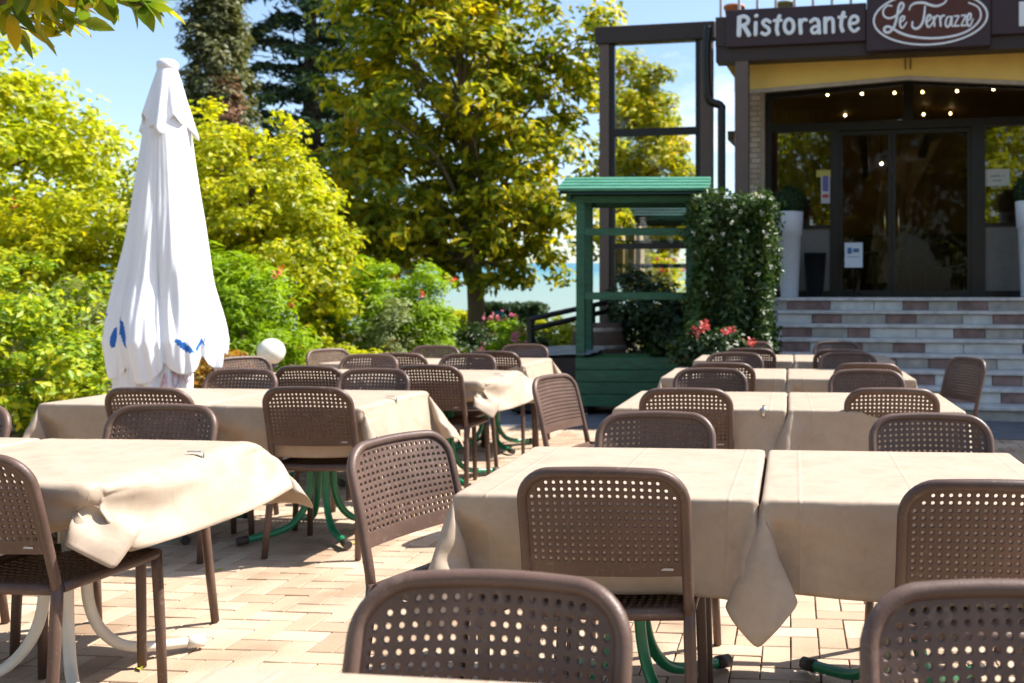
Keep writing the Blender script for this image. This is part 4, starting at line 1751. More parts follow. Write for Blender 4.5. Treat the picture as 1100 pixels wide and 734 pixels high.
def stand(name, lab, x0, x1, y0, dp, zz, mats, boards=True):
    cx = (x0 + x1) / 2
    t = thing(name, lab, 'stand', (cx, y0, 0), R(-1.5))
    hw = (x1 - x0) / 2
    zb0_, zb1_, zs1, zs2, ze, zr_ = zz
    for sx in (-1, 1):
        for yy in (0, dp):
            m = MB()
            m.box((sx * hw, yy, zb0_ / 2 + ze / 2), (.095, .095, ze - zb0_), 0, 0, .006)
            m.build('post', mats[0], t)
    for zz_, nm in ((zs1, 'shelf'), (zs2, 'shelf')):
        m = MB()
        m.bb(-hw + .049, hw - .049, -.02, .34, zz_ - .02, zz_ + .02, 0, .004)
        m.bb(-hw + .049, hw - .049, -.045, -.022, zz_ - .055, zz_ + .028, 0, .004)
        m.build(nm, mats[0], t)
    if boards:
        m = MB()
        nb = 4
        for k in range(nb):
            a = zb0_ + (zb1_ - zb0_) * k / nb
            m.bb(-hw - .05, hw + .03, -.075, -.05, a + .003, a + (zb1_ - zb0_) / nb - .003, 0, .004)
            for sx in (-1, 1):
                m.box((sx * (hw + .062) - .01, dp / 2, a + (zb1_ - zb0_) / nb / 2), (.022, dp + .10, (zb1_ - zb0_) / nb - .006), 0, 0, .004)
        m.bb(-hw + .06, hw - .06, dp + .05, dp + .07, zb0_, zb1_, 0, .004)
        m.build('planter_box', mats[0], t)
        m = MB()
        m.bb(-hw - .045, hw + .025, -.046, dp + .046, zb1_ - .03, zb1_ - .006)
        m.build('turf_mat', mat('turf_mat', (.02, .12, .015), .9, .3, 60, .8, 200), t)
    m = MB()
    nb = 4
    ov = .22
    for k in range(nb):
        f0, f1 = k / nb, (k + 1) / nb
        y_a, y_b = -.26 + (dp * .5 + .30) * f0, -.26 + (dp * .5 + .30) * f1
        z_a, z_b = ze + (zr_ - ze) * f0, ze + (zr_ - ze) * f1
        ang = math.atan2(z_b - z_a, y_b - y_a)
        m.box((0, (y_a + y_b) / 2, (z_a + z_b) / 2 + .03), (2 * (hw + ov), math.hypot(y_b - y_a, z_b - z_a) * .64, .035), 0, 0, .004, ang)
        m.box((0, dp + .26 - (dp * .5 + .30) * (f0 + f1) / 2, (z_a + z_b) / 2 + .03), (2 * (hw + ov), math.hypot(y_b - y_a, z_b - z_a) * .64, .035), 0, 0, .004, -ang)
    m.build('roof', mats[1], t)
    m = MB()
    pr = [(-.25, ze), (dp * .5 + .03, zr_), (dp + .25, ze), (dp + .25, ze - .012), (dp * .5 + .03, zr_ - .012), (-.25, ze - .012)]
    m.prism(pr, lambda p: (-(hw + ov) + .02, p[0], p[1]), lambda p: (hw + ov - .02, p[0], p[1]))
    m.build('roof_gap_shade', gdark, t)  # dark sheet added so the gaps between the boards read as shadow
    m = MB()
    m.bb(-hw - .15, hw + .15, -.06, -.02, ze - .085, ze - .01, 0, .004)
    m.bb(-hw - .15, hw + .15, dp + .02, dp + .06, ze - .085, ze - .01, 0, .004)
    for sx in (-1, 1):
        m.bb(sx * (hw + .11) - .025, sx * (hw + .11) + .025, -.18, dp + .18, ze - .05, ze + .01, 0, .004)
    m.build('roof_frame', mats[0], t)
    if boards:
        for sx in (-1, 1):
            for yy in (0, dp):
                m = MB()
                m.box((sx * (hw - .05), yy, zb0_ / 2 + .002), (.045, .045, zb0_ - .004), 0, 0, .004)
                m.build('foot', mat('foot_metal', (.45, .44, .42), .4), t)
    return t


stand('green_stand', 'green painted wooden stand with slatted roof, shelves and boarded planter base', -1.395, -.19, 10.45, .55, (.10, .64, 1.325, 2.03, 2.42, 2.62), (gwood, groof))
stand('roofed_rack', 'dark green roofed rack standing farther back behind the glass windbreak', -1.85, -.36, 18.2, .6, (.05, .6, 1.9, 2.35, 2.78, 3.05), (gdark, gdark), False)

# wooden barrel
t = thing('wooden_barrel', 'dark wooden barrel with pale hoops behind the green stand', 'barrel', (-1.42, 12.3, 0))
prof = [(.29 + .085 * math.sin(PI * k / 10), .96 * k / 10) for k in range(11)]
m = MB()
m.lathe(prof, n=28)
m.build('staves', mat('barrel_wood', (.085, .05, .035), .55, .3, 4, .3, 30, stretch=(8, 8, 1)), t)
for z in (.08, .30, .66, .88):
    rr = .29 + .085 * math.sin(PI * z / .96) + .006
    m = MB()
    m.lathe([(rr, z - .025), (rr + .004, z), (rr, z + .025)], n=28, cap=False)
    m.build('hoop', mat('hoop_steel', (.40, .38, .36), .4, .1, metal=.7), t)
# black handrail
t = thing('handrail', 'black metal handrail sloping up beside the green stand', 'handrail', (-2.12, 11.4, 0), R(-28))
blackm = mat('black_metal', (.014, .014, .016), .4, .1)
m = MB()
m.bb(-.03, .03, -.03, .03, 0, 1.02)
m.build('post', blackm, t)
m = MB()
m.bb(-.03, .03, 1.25, 1.31, 0, 1.16)
m.build('post', blackm, t)
for z in (0, -.12):
    m = MB()
    m.tube([(0, -.04, 1.03 + z), (0, 1.9, 1.26 + z)], .035, 8)
    m.build('rail', blackm, t)
# covered black box
t = thing('covered_trolley', 'black covered trolley with a grey tarpaulin top left of the green stand', 'trolley', (-1.72, 10.75, 0), R(-4))
m = MB()
m.box((0, .15, .34), (.86, .95, .62), 0, 0, .02)
m.build('body', mat('black_cover', (.010, .010, .012), .6, .2, 8), t)
m = MB()
vs, fs = [], []
n = 12
for j in range(n + 1):
    for i in range(n + 1):
        x, y = -.46 + .92 * i / n, -.36 + 1.02 * j / n
        vs.append((x, y, .665 + .035 * (y + .36) + .012 * math.sin(7 * x + 3 * y) + .008 * math.sin(13 * y - 5 * x)))
for j in range(n):
    for i in range(n):
        a = j * (n + 1) + i
        fs.append((a, a + 1, a + n + 2, a + n + 1))
m.add(vs, fs, 0, True)
m.build('tarpaulin', mat('grey_tarp', (.22, .24, .27), .4, .12, 6, .3, 25), t)
for sx in (-1, 1):
    for sy in (-.22, .5):
        m = MB()
        m.tube([(sx * .36 - .02, sy, .045), (sx * .36 + .02, sy, .045)], .042, 12)
        m.build('wheel', blackm, t)

# ================================================================ closed parasol
wcloth = mat('parasol_cloth', (.80, .81, .84), .75, .04, 5, .5, 16, stretch=(1, 1, .22))
bluep = mat('blue_print', (.01, .12, .45), .6, .05)
pinkp = mat('pink_print', (.62, .36, .44), .7, .05)
PX, PY = -3.765, 6.62
t = thing('closed_parasol', 'tall closed white parasol with blue marks along its hem beside the tables', 'parasol', (PX, PY, 0))
m = MB()
m.tube([(0, 0, .06), (0, 0, 2.90)], .028, 14)
m.build('pole', mat('pole_white', (.62, .62, .60), .4), t)
m = MB()
m.lathe([(.36, .004), (.36, .045), (.30, .075), (.06, .085), (.055, .20)], n=28)
m.build('base', mat('concrete_base', (.30, .29, .27), .8, .1, 10), t)
NT, NZ = 336, 128


def prof_r(z):
    T = [(2.62, .118), (2.50, .140), (2.30, .165), (2.0, .205), (1.7, .250), (1.4, .305), (1.15, .362), (1.0, .392), (.85, .375), (.6, .33)]
    for (a, ra), (b2, rb) in zip(T, T[1:]):
        if z <= a and z >= b2:
            f = (a - z) / (a - b2)
            return ra + (rb - ra) * f
    return T[0][1] if z > T[0][0] else T[-1][1]


rnd = random.Random(8)
phs = [rnd.uniform(-.5, .5) for _ in range(8)]
amp = [rnd.uniform(.6, 1.25) for _ in range(8)]


def fold(th, z):
    k = th / (2 * PI) * 8
    i = int(k) % 8
    f = k - int(k)
    tri = math.sin(PI * f) ** 1.6
    d = min(1, max(0, (2.62 - z) / 1.2))
    a = amp[i] * (1 - abs(2 * f - 1)) + amp[(i + (1 if f > .5 else -1)) % 8] * abs(2 * f - 1) * .5
    return 1 - .27 * d * (1 - tri) * a + .022 * d * math.sin(19 * th + 1.5 * z + 2 * math.sin(1.2 * z)) + .010 * d * math.sin(37 * th - 5 * z + 3 * math.sin(3 * z + th)) + .025 * math.sin(7 * z + 3 * th) * d


def hem(th):
    k = th / (2 * PI) * 8
    i = int(k) % 8
    f = k - int(k)
    return .74 + .20 * abs(math.sin(th * .5 + .9)) ** 2 + .10 * (1 - math.sin(PI * f)) + .05 * phs[i]


m = MB()
vs, fs, mi = [], [], []
for j in range(NZ + 1):
    for i in range(NT):
        th = 2 * PI * i / NT
        h = hem(th)
        z = 2.56 + (h - 2.56) * (j / NZ)
        r_ = prof_r(z) * fold(th, z)
        tw_ = .25 * (2.6 - z)
        vs.append((r_ * math.cos(th + tw_), r_ * math.sin(th + tw_), z))
for j in range(NZ):
    for i in range(NT):
        a, b2 = j * NT + i, j * NT + (i + 1) % NT
        fs.append((a, b2, b2 + NT, a + NT))
        v = Vector(vs[a])
        ang = math.degrees(math.atan2(v.x, -v.y))            # 0 faces the tables, positive to the right
        blue = False
        for (ac, zc_, wa, hz, sl2) in ((-60, 1.03, 14, .10, .012), (-34, 1.04, 4.5, .14, .004), (-20, 1.07, 9, .10, -.012), (44, .98, 10, .055, -.005), (62, .985, 7, .05, .007)):
            zz = v.z - zc_ - sl2 * (ang - ac)
            if abs(ang - ac) < wa and abs(zz) < hz * (1 - ((ang - ac) / wa) ** 2) * .5:
                blue = True
        mi.append(1 if blue else 0)
o0 = len(m.f)
m.add(vs, fs, 0, True)
for k, q in enumerate(mi):
    m.m[o0 + k] = q
cano = m.build('canopy', [wcloth, bluep], t)
sd = cano.modifiers.new('thickness', 'SOLIDIFY')
sd.thickness = .003
m = MB()                                               # upper vent flap
vs, fs = [], []
for j in range(17):
    for i in range(96):
        th = 2 * PI * i / 96
        z = 2.90 - (.42 + .05 * math.sin(4 * th + 1) + .03 * math.sin(9 * th)) * j / 16
        q = (2.90 - z) / .42
        r_ = (.055 + .105 * q ** .85) * (1 + .11 * q * math.sin(8 * th + .6) + .05 * q * math.sin(13 * th))
        vs.append((r_ * math.cos(th), r_ * math.sin(th), z))
for j in range(16):
    for i in range(96):
        a, b2 = j * 96 + i, j * 96 + (i + 1) % 96
        fs.append((a, b2, b2 + 96, a + 96))
m.add(vs, fs, 0, True)
o = m.build('vent_flap', wcloth, t)
o.modifiers.new('thickness', 'SOLIDIFY').thickness = .003
m = MB()
m.lathe([(.062, 2.885), (.068, 2.90), (.068, 2.935), (.05, 2.955), (.01, 2.962)], n=24)
m.build('cap', mat('cap_white', (.74, .75, .78), .4), t)
# inner lining flap with pale pink lettering
m = MB()
vs, fs = [], []
fa, fb = -58, 62
for j in range(9):
    for i in range(41):
        a = R(fa + (fb - fa) * i / 40)
        r_ = .312 + .018 * math.sin(i * .9) + .012 * math.sin(i * 2.1 + j * .4)
        vs.append((r_ * math.sin(a), -r_ * math.cos(a), 1.0 - (.44 + .05 * math.sin(i * .35)) * j / 8))
for j in range(8):
    for i in range(40):
        a = j * 41 + i
        fs.append((a, a + 1, a + 42, a + 41))
m.add(vs, fs, 0, True)
fl = m.build('lining_flap', wcloth, t)
m = MB()


def onflap(a, z):
    i = (a - fa) / (fb - fa) * 40
    r_ = .315 + .018 * math.sin(i * .9) + .012
    return Vector((r_ * math.sin(R(a)), -r_ * math.cos(R(a)), z))


for pts in ([(22, .70), (27, .80), (30, .69)], [(23.5, .735), (29, .735)],
            [(38, .80), (35, .765), (35.5, .715), (39, .70), (42, .74), (41.5, .79), (38, .80)],
            [(47, .84), (46, .76), (49, .73), (53, .755), (54, .84)]):
    q = []
    for (a, z), (a2, z2) in zip(pts, pts[1:]):
        for k in range(4):
            q.append(onflap(a + (a2 - a) * k / 4, z + (z2 - z) * k / 4))
    q.append(onflap(*pts[-1]))
    m.tube(q, .0055, 6, flat=.5)
m.build('lettering', pinkp, fl)

# globe lamp
t = thing('globe_lamp', 'white globe lamp on a short post among the shrubs', 'lamp', (-4.09, 8.9, 0))
m = MB()
m.tube([(0, 0, 0), (0, 0, .655)], .022, 10)
m.lathe([(.05, .64), (.06, .655), (.05, .68)], n=16)
m.build('post', mat('post_grey', (.10, .10, .10), .5), t)
mt, nt, b = new_mat('opal_glass')
b.inputs['Base Color'].default_value = (.74, .72, .62, 1)
b.inputs['Roughness'].default_value = .25
b.inputs['Subsurface Weight'].default_value = .3
b.inputs['Subsurface Radius'].default_value = (.05, .05, .04)
m = MB()
m.sphere((0, 0, .79), .124, 28, 18)
m.build('globe', mt, t)

# ================================================================ plants
bark = mat('bark', (.075, .055, .040), .9, .3, 6, .8, 20, stretch=(1, 1, .3))
bark2 = mat('bark_light', (.16, .12, .085), .9, .3, 6, .8, 20, stretch=(1, 1, .3))
LIME = leaf_mat('lime_leaf', [(0, (.15, .25, .010)), (.4, (.40, .46, .014)), (.78, (.62, .60, .022)), (1, (.72, .58, .03))], .56)
YEL = leaf_mat('yellow_leaf', [(0, (.13, .20, .009)), (.4, (.40, .45, .014)), (.75, (.62, .58, .018)), (.94, (.72, .54, .02)), (1, (.68, .26, .03))], .56)
LAU = leaf_mat('laurel_leaf', [(0, (.05, .12, .010)), (.4, (.22, .34, .014)), (.75, (.52, .55, .02)), (1, (.68, .52, .03))], .5)
OLE = leaf_mat('oleander_leaf', [(0, (.10, .18, .008)), (.55, (.27, .43, .012)), (1, (.46, .56, .02))])
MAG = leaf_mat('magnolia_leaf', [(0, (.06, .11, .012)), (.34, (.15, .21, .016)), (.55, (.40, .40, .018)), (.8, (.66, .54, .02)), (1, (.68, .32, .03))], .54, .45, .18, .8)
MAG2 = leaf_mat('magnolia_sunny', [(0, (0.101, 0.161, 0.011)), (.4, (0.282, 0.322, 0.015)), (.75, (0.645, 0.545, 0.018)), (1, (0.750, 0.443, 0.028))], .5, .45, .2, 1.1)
DARK = leaf_mat('dark_leaf', [(0, (.012, .030, .008)), (.6, (.03, .065, .014)), (1, (.08, .12, .02))], .25)
CYP = leaf_mat('cypress_leaf', [(0, (.07, .085, .035)), (.6, (.15, .16, .06)), (1, (.26, .24, .09))], .3)
CED = leaf_mat('cedar_leaf', [(0, (.016, .040, .026)), (.6, (.045, .085, .045)), (1, (.12, .17, .06))], .2)
DEAD = leaf_mat('dead_leaf', [(0, (.16, .09, .05)), (1, (.36, .20, .12))], .2)
GREYL = leaf_mat('grey_green_leaf', [(0, (0.154, 0.210, 0.066)), (1, (0.392, 0.434, 0.176))], .35)
REDD = leaf_mat('reddish_leaf', [(0, (0.168, 0.196, 0.017)), (.5, (0.420, 0.224, 0.033)), (1, (0.588, 0.140, 0.033))])
REDF = leaf_mat('red_blossom', [(0, (.55, .03, .03)), (1, (.65, .10, .06))], .3)
PINKF = leaf_mat('pink_blossom', [(0, (.60, .10, .22)), (1, (.70, .30, .35))], .3)
WHITEF = leaf_mat('white_blossom', [(0, (.62, .62, .55)), (1, (.75, .75, .70))], .3)


def plant(name, lab, cat, base, ells, ncl, per, cr, L, W, mt, seed, trunk=None, group=None, lo=.5, flowers=None, nl=22, zmin=.04, up=.7, bk=None, squash=.75):
    """ells are world ellipsoids (x,y,z,rx,ry,rz); trunk = (radius, top z)"""
    base = Vector(base)
    t = thing(name, lab, cat, base, 0, group)
    el = [(e[0] - base.x, e[1] - base.y, e[2] - base.z, e[3], e[4], e[5]) for e in ells]
    o, cc = crown('crown' if trunk else 'foliage', t, el, ncl, per, cr, L, W, mt, seed, lo, up, zmin, squash)
    rs = np.random.RandomState(seed + 5)
    m = MB()
    if trunk:
        limbs(m, (0, 0, -.05), (el[0][0] * .6, el[0][1] * .6, trunk[1]), cc, trunk[0], rs, nl)
        m.build('trunk', bk or bark, t)
    else:
        limbs(m, (0, 0, -.05), (el[0][0], el[0][1], el[0][2] + el[0][5] * .3), cc, .035, rs, 14)
        m.build('stem', bk or bark2, t)
    if flowers:
        fm, n, s = flowers
        k = rs.permutation(len(cc))[:n]
        pos = np.repeat(cc[k], 9, 0) + rs.normal(size=(len(k) * 9, 3)) * s * .55
        ctr = np.array([el[0][0], el[0][1], el[0][2]])
        dd = pos - ctr
        dd /= np.linalg.norm(dd, axis=1, keepdims=True) + 1e-6
        pos = pos + dd * cr * .9
        f_ = leaves_mesh('blossoms', pos, dd + rs.normal(size=dd.shape) * .6, s, s * .8, fm, t, seed + 9)
        f_['kind'] = 'stuff'
    return t


# big dark magnolia in the middle
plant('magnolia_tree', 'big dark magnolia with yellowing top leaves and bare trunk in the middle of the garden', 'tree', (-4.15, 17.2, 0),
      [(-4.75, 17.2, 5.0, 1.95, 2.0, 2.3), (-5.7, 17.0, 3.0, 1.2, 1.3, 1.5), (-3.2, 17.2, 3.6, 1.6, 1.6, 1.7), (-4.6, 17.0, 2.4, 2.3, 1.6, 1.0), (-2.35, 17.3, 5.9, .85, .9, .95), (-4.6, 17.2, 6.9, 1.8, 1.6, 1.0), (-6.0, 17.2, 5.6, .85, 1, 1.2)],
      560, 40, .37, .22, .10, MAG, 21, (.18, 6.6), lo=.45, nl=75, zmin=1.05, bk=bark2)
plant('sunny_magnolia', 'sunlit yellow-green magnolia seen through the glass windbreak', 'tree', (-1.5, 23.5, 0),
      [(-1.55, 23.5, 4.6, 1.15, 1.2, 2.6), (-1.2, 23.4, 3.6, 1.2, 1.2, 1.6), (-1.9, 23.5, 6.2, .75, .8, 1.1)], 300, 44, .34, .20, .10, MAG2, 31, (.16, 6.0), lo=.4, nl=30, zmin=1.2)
# left garden
plant('lime_tree', 'bright lime-green leafy tree filling the upper left', 'tree', (-10.6, 13.4, 0),
      [(-10.6, 13.4, 2.9, 2.1, 1.8, 2.35), (-9.2, 13.2, 2.6, 1.35, 1.3, 1.6), (-12.3, 13.6, 3.2, 2.0, 1.8, 2.6), (-9.9, 13.3, 3.9, .95, .9, 1.0)], 720, 46, .32, .135, .075, LIME, 41, (.15, 3.8), nl=24)
plant('laurel_bush', 'dense yellow-green bush at the left edge behind the tables', 'bush', (-6.7, 8.7, 0),
      [(-6.6, 8.75, .55, 1.25, .85, .85), (-7.6, 8.6, .7, 1.1, .9, .95), (-5.7, 9.0, .3, .55, .6, .55), (-6.9, 9.3, .9, 1.0, .8, .75)], 400, 44, .16, .09, .05, LAU, 51, lo=.55)
plant('rust_tinged_bush', 'yellow bush with rust-tinged leaves behind the left edge hedge', 'bush', (-8.3, 11.6, 0),
      [(-8.4, 11.6, 1.3, 1.1, .9, 1.3), (-7.6, 11.8, 1.7, .9, .8, 1.1)], 240, 44, .24, .105, .06, YEL, 55, lo=.55, flowers=(REDF, 5, .07))
plant('olive_shrub', 'grey-green feathery shrub left of the parasol', 'bush', (-6.75, 10.2, 0),
      [(-6.75, 10.2, 1.0, .6, .5, .55)], 90, 40, .16, .09, .02, GREYL, 57)
plant('yellow_tree', 'rounded yellow-leaved tree just right of the parasol', 'tree', (-6.1, 12.8, 0),
      [(-6.15, 12.8, 2.6, 1.15, 1.1, 1.25), (-5.5, 12.7, 1.75, .85, .9, 1.0), (-6.9, 12.9, 2.2, .9, .9, 1.5), (-5.1, 12.7, .9, .5, .6, .6)], 480, 46, .22, .10, .062, YEL, 61, (.11, 3.2), nl=30)
plant('oleander', 'bright green oleander with red blossoms right beside the parasol', 'bush', (-5.35, 10.9, 0),
      [(-5.35, 10.9, .95, .72, .6, .9), (-5.9, 11.0, .8, .5, .5, .8)], 340, 46, .17, .12, .026, OLE, 71, flowers=(REDF, 16, .055), up=1.2, group='red-flowered oleanders')
plant('oleander', 'bright green oleander with red blossoms left of the dark magnolia trunk', 'bush', (-4.75, 13.3, 0),
      [(-4.85, 13.3, .95, .75, .6, .95), (-4.1, 13.4, .85, .55, .5, .92)], 400, 46, .18, .12, .026, OLE, 75, flowers=(REDF, 18, .06), up=1.2, group='red-flowered oleanders')
plant('olive_shrub', 'pale grey-green shrub between the second oleander and the magnolia trunk', 'bush', (-4.25, 12.7, 0), [(-4.25, 12.7, .85, .32, .3, .5)], 50, 40, .14, .09, .02, GREYL, 77)
plant('red_shrub', 'reddish low shrub at the foot of the parasol', 'bush', (-4.75, 9.3, 0), [(-4.8, 9.3, .42, .5, .4, .40)], 110, 42, .12, .06, .035, REDD, 81)
for k, (x, y, h, r_) in enumerate(((-4.0, 10.9, .62, .55), (-5.0, 11.9, .7, .6), (-3.3, 11.9, .55, .5))):
    plant('low_shrub', ('low yellow-green shrub right of the globe lamp', 'low yellow-green shrub behind the globe lamp', 'low yellow-green shrub near the foot of the magnolia')[k], 'bush', (x, y, 0), [(x, y, h * .55, r_, .45, h * .6)], 130, 42, .14, .065, .04, LIME, 90 + k, group='low yellow-green shrubs', flowers=(REDF, 4, .05) if k == 1 else None)
for k, (x, y, rx) in enumerate(((-3.9, 14.2, 1.0), (-2.9, 15.2, .8))):
    plant('dark_shrub', ('dark low shrub left of the magnolia trunk', 'dark low shrub at the right foot of the magnolia trunk')[k], 'bush', (x, y, 0), [(x, y, .42, rx, .6, .5)], 130, 42, .18, .09, .045, DARK, 95 + k, group='dark low shrubs')
plant('cypress', 'tall narrow cypress with a brown dead patch at the upper left', 'tree', (-12.5, 24.2, 0),
      [(-12.5, 24.2, 6.5, .78, .78, 3.6), (-12.5, 24.2, 3.5, .85, .85, 3.0), (-12.5, 24.2, 9.0, .5, .5, 1.9)], 900, 46, .27, .17, .07, CYP, 101, (.16, 9.5), lo=.7, nl=10, up=1.0)
cyp = [o for o in COL.objects if o.name.startswith('cypress') and o.parent is None][0]
o, _ = crown('dead_patch', cyp, [(.55, -.55, 5.9, .34, .3, .85)], 60, 40, .2, .13, .06, DEAD, 105, .3)
# cedar: flat tiers of dark sprays
cb = Vector((-12.1, 29.0, 0))
t = thing('cedar_tree', 'huge dark cedar with flat layered branches behind the cypress', 'tree', cb)
rs = np.random.RandomState(111)
m = MB()
m.tube([(0, 0, -.1), (.05, 0, 4), (-.05, .1, 8), (0, 0, 13.5)], [.42, .34, .22, .04], 12)
C_, N_ = [], []
for k in range(64):
    z = 2.2 + 11.0 * (k / 63) ** 1.0
    Ln = 4.6 * (1 - (z / 14.6) ** 1.25) + .4
    a = k * 2.39996 + rs.uniform(-.3, .3)
    Ln *= rs.uniform(.7, 1.15)
    d = np.array([math.cos(a), math.sin(a), 0])
    pts = [np.array([0, 0, z]) + d * Ln * f + np.array([0, 0, .30 * math.sin(PI * f) - .35 * f * f]) for f in (0, .25, .5, .75, 1)]
    m.tube([tuple(p) for p in pts], [.07 * (1 - .8 * f) for f in (0, .25, .5, .75, 1)], 6)
    nn = int(330 * Ln / 3)
    f = rs.uniform(.18, 1.02, nn)
    side = rs.normal(size=nn) * (.10 + .30 * np.sin(PI * np.clip(f, 0, 1)) ** .7)
    pd = np.array([-d[1], d[0], 0])
    base_ = np.array([0, 0, z]) + d[None] * (Ln * f)[:, None] + pd[None] * (side * Ln * .42)[:, None]
    base_[:, 2] += .30 * np.sin(PI * f) - .35 * f * f + rs.normal(size=nn) * .07 - np.abs(side) * .25
    C_.append(base_)
    N_.append(np.array([0, 0, 1]) + rs.normal(size=(nn, 3)) * .45)
C_, N_ = np.concatenate(C_), np.concatenate(N_)
leaves_mesh('crown', C_, N_, .40, .12, CED, t, 112)
m.build('trunk', bark, t)
# clipped hedge, flowers and small things by the lake shore
for k, (x0, x1, y0, y1, h) in enumerate(((-6.35, -4.6, 26, 27.2, 1.08), (-8.9, -6.45, 25.6, 26.6, .85))):
    t = thing('clipped_hedge', ('clipped dark green hedge block right of the magnolia trunk by the lake', 'thin yellowish hedge left of the magnolia trunk by the lake')[k], 'hedge', (0, 0, 0), 0, 'hedges by the lake')
    hedge_box('foliage', t, x0, x1, y0, y1, .0, h, 5200, .13, .08, DARK if k == 0 else LIME, 120 + k, .2)
    m = MB()
    m.bb(x0 + .2, x1 - .2, y0 + .2, y1 - .2, -.02, h - .2)
    m.build('core', mat('topiary_core', (.010, .025, .008), .9), t)
plant('pink_rose_bush', 'small bush with pink blossoms right of the magnolia trunk', 'bush', (-2.75, 13.2, 0), [(-2.75, 13.2, .55, .34, .3, .5)], 80, 38, .12, .065, .04, OLE, 131, flowers=(PINKF, 26, .07))
plant('lit_shrub', 'sunny yellow-green shrub behind the black handrail', 'bush', (-2.3, 15.2, 0), [(-2.3, 15.2, .5, .55, .4, .5)], 100, 40, .15, .075, .045, LIME, 135)
m = MB()
m.sphere((0, 0, .22), .30, 20, 12, 0, (1, 1, .8))
o = m.build('garden_ball', mat('green_plastic', (.02, .42, .10), .35), None, (-4.95, 24.4, .04))
tag(o, 'bright green rounded garden ball by the lakeside hedge', 'ball')
t = thing('blue_sign', 'small blue sign board on a post by the lakeside hedge', 'sign', (-4.05, 18.4, 0))
m = MB()
m.bb(-.02, .02, -.02, .02, -.05, .85)
m.build('post', blackm, t)
m = MB()
m.bb(-.09, .09, -.035, -.022, .84, 1.02)
m.build('board', mat('blue_board', (.05, .30, .55), .5), t)
# shrubs and far parasols behind the stand
plant('dark_shrub', 'dense dark green shrub filling the lower bays of the green stand', 'bush', (-.75, 12.9, 0), [(-.75, 12.9, .85, .62, .5, .85), (-.25, 12.6, .6, .45, .45, .7)], 220, 44, .2, .10, .05, DARK, 141, group=None)
plant('trailing_plant', 'light green trailing plant in the right end of the stand', 'plant', (-.42, 10.62, .62), [(-.42, 10.62, .78, .22, .16, .17)], 36, 34, .08, .06, .035, DARK, 143, zmin=0)
plant('orange_shrub', 'orange and green shrub far behind the stand', 'bush', (-1.15, 22.2, 0), [(-1.15, 22.2, 1.35, .75, .6, 1.25)], 150, 40, .24, .11, .06, YEL, 145, flowers=(REDF, 22, .10))
for k, (x, y) in enumerate(((-1.86, 19.4), (-1.48, 19.2))):
    t = thing('folded_parasol', ('cream folded parasol far behind the stand, left one', 'cream folded parasol far behind the stand, right one')[k], 'parasol', (x, y, 0), 0, 'cream folded parasols behind the stand')
    m = MB()
    m.tube([(0, 0, 0), (0, 0, 3.35)], .025, 10)
    m.build('pole', mat('pole_white', (.62, .62, .60), .4), t)
    m = MB()
    vs, fs = [], []
    for j in range(17):
        for i in range(48):
            th = 2 * PI * i / 48
            z = 3.32 - 1.75 * j / 16
            r_ = (.04 + .12 * min(1, j / 9)) * (1 + .25 * math.sin(8 * th + j * .1))
            vs.append((r_ * math.cos(th), r_ * math.sin(th), z))
    for j in range(16):
        for i in range(48):
            a, b2 = j * 48 + i, j * 48 + (i + 1) % 48
            fs.append((a, b2, b2 + 48, a + 48))
    m.add(vs, fs, 0, True)
    m.build('canopy', mat('cream_canopy', (.52, .43, .28), .8, .1), t)
# jasmine hedge with white stars, geranium box in front
HX0, HX1, HY0, HY1, HZ = -.13, .69, 9.86, 10.75, 2.36
t = thing('jasmine_hedge', 'square dark hedge dotted with white blossoms between the stand and the steps', 'hedge', ((HX0 + HX1) / 2, (HY0 + HY1) / 2, 0), R(-3))
jas = leaf_mat('jasmine_leaf', [(0, (.018, .045, .010)), (.55, (.04, .085, .016)), (.9, (.09, .14, .025)), (1, (.16, .19, .04))], .3)
hw_, hd_ = (HX1 - HX0) / 2, (HY1 - HY0) / 2
hedge_box('foliage', t, -hw_, hw_, -hd_, hd_, .04, HZ, 16000, .08, .038, jas, 151, .22, .05)
m = MB()
m.bb(-hw_ + .14, hw_ - .14, -hd_ + .14, hd_ - .14, .01, HZ - .16)
m.build('core', mat('topiary_core', (.010, .025, .008), .9), t)
rs = np.random.RandomState(9)
pos = np.stack([rs.uniform(-hw_, hw_, 38), np.full(38, -hd_ - .01) + rs.normal(size=38) * .03, HZ - np.abs(rs.normal(size=38)) * .8], 1)
pos = np.repeat(pos, 5, 0) + rs.normal(size=(190, 3)) * .010
o = leaves_mesh('blossoms', pos, np.array([0, -1, .4]) + rs.normal(size=(190, 3)) * .5, .028, .018, WHITEF, t, 153)
o['kind'] = 'stuff'
t = thing('geranium_box', 'stone planter box with pink geraniums in front of the jasmine hedge', 'planter', (.06, 9.25, 0), R(-6))
m = MB()
m.bb(-.30, .30, -.17, .17, .0, .55, 0, .015)
m.bb(-.33, .33, -.20, .20, .55, .63, 0, .012)
m.build('box', mat('planter_stone', (.34, .29, .23), .8, .15, 9, .3, 40), t)
crown('foliage', t, [(0, 0, .80, .36, .24, .24)], 90, 40, .09, .06, .045, DARK, 161, .3, zmin=.62)
rs = np.random.RandomState(4)
pc = np.array([(-.10, -.2, 1.0), (-.06, -.18, 1.04), (.16, -.2, .98), (.36, -.1, .87), (-.16, -.15, .97)])
pos = np.repeat(pc, 26, 0) + rs.normal(size=(130, 3)) * np.array([.030, .03, .02])
o = leaves_mesh('blossoms', pos, rs.normal(size=(130, 3)) + np.array([0, -1, .6]), .035, .03, leaf_mat('geranium_blossom', [(0, (.60, .06, .10)), (1, (.70, .20, .16))], .3), t, 163)
o['kind'] = 'stuff'


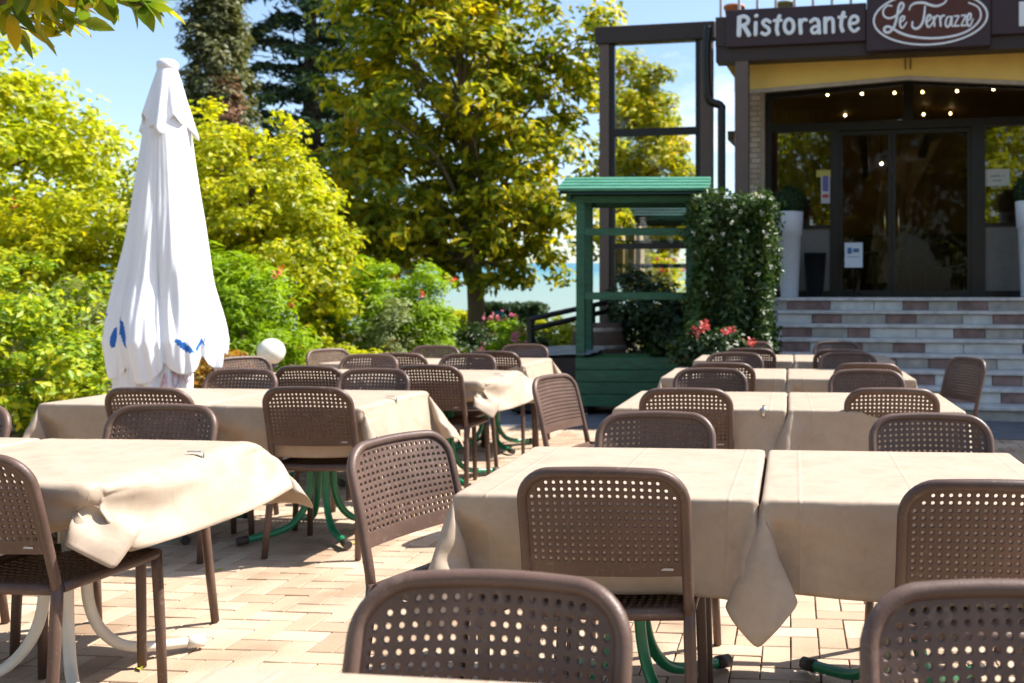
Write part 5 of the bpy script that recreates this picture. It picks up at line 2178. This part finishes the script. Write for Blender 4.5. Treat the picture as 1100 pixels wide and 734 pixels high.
# near branch at the top left: large leathery leaves on a tree standing outside the frame
def big_leaves(name, C, A, Nn, L, W, mt, parent, seed):
    rs = np.random.RandomState(seed)
    m = MB()
    for c, a, n_ in zip(C, A, Nn):
        c, a, n_ = Vector(c), Vector(a).normalized(), Vector(n_)
        n_ = (n_ - a * n_.dot(a)).normalized()
        b_ = a.cross(n_)
        ln, wd = L * rs.uniform(.7, 1.2), W * rs.uniform(.75, 1.15)
        cv = rs.uniform(.05, .28)
        vs = []
        for f, wv_ in ((0, .04), (.18, .62), (.42, 1.0), (.68, .82), (.88, .38), (1, .02)):
            q = c + a * ln * f - n_ * ln * cv * f * f
            for s in (-1, 0, 1):
                vs.append(q + b_ * (wd * .5 * wv_ * s) + n_ * (abs(s) * wd * .10 * wv_))
        fs = []
        for k in range(5):
            for s in (0, 1):
                o = k * 3 + s
                fs.append((o, o + 1, o + 4, o + 3))
        m.add(vs, fs, 0, True)
    return m.build(name, mt, parent)


BIG = leaf_mat('leathery_leaf', [(0, (.04, .09, .010)), (.35, (.12, .20, .016)), (.58, (.34, .36, .02)), (.8, (.62, .48, .02)), (1, (.62, .22, .03))], .5, .28, .5, 5)
nb = Vector((-5.17, 3.3, 0.05))
t = thing('overhanging_tree', 'tree with large leathery yellow and green leaves, one branch entering at the top left corner', 'tree', nb)
m = MB()
m.tube([(0, 0, -.05), (.05, 0, 1.2), (.0, .05, 2.4), (-.1, 0, 4.2)], [.15, .12, .10, .04], 12)
bpts = [(.0, .05, 2.0), (.9, -.05, 2.12), (1.8, -.1, 2.16), (2.45, -.05, 2.24), (2.75, 0, 2.30), (3.02, .05, 2.36)]
bp_ = spline(bpts, 6)
m.tube(bp_, [.05 - .042 * i / (len(bp_) - 1) for i in range(len(bp_))], 8)
rs = np.random.RandomState(77)
C_, A_, N_ = [], [], []
ends = [(bp_[-1], Vector((.8, 0, .1)))]
for k in range(46):
    f = rs.uniform(.42, 1)
    p = bp_[int(f * (len(bp_) - 1))]
    e = p + Vector((rs.uniform(-.05, .30), rs.uniform(-.28, .28), rs.uniform(-.06, .26)))
    m.tube([p, p.lerp(e, .5) + Vector((0, 0, .03)), e], [.009, .007, .004], 6)
    ends.append((e, (e - p).normalized()))
for k in range(40):                                   # crown above and outside the frame
    a, z = rs.uniform(0, 6.28), rs.uniform(2.4, 4.6)
    e = Vector((math.cos(a) * rs.uniform(.3, 1.3), math.sin(a) * rs.uniform(.3, 1.3), z))
    m.tube([(0, 0, z - .5), e * .5 + Vector((0, 0, z * .5 - .1)), e], [.02, .014, .005], 6)
    ends.append((e, e.normalized()))
for e, d in ends:
    for q in range(8):
        v = Vector(rs.normal(size=3)) * .75 + d * .8 + Vector((0, 0, -.25))
        C_.append(e - d * .05 * (q % 3))
        A_.append(v)
        N_.append(Vector((0, 0, 1)) + Vector(rs.normal(size=3)) * .5)
big_leaves('crown', C_, A_, N_, .125, .052, BIG, t, 78)
m.build('trunk', bark, t)

# trees across the terrace, behind the viewer: the dark windows mirror them
for k, (x, y, h) in enumerate(((-3.2, -14, 13), (1.6, -13.5, 12), (-12.5, -12, 12), (-7.8, -14.5, 13.5))):
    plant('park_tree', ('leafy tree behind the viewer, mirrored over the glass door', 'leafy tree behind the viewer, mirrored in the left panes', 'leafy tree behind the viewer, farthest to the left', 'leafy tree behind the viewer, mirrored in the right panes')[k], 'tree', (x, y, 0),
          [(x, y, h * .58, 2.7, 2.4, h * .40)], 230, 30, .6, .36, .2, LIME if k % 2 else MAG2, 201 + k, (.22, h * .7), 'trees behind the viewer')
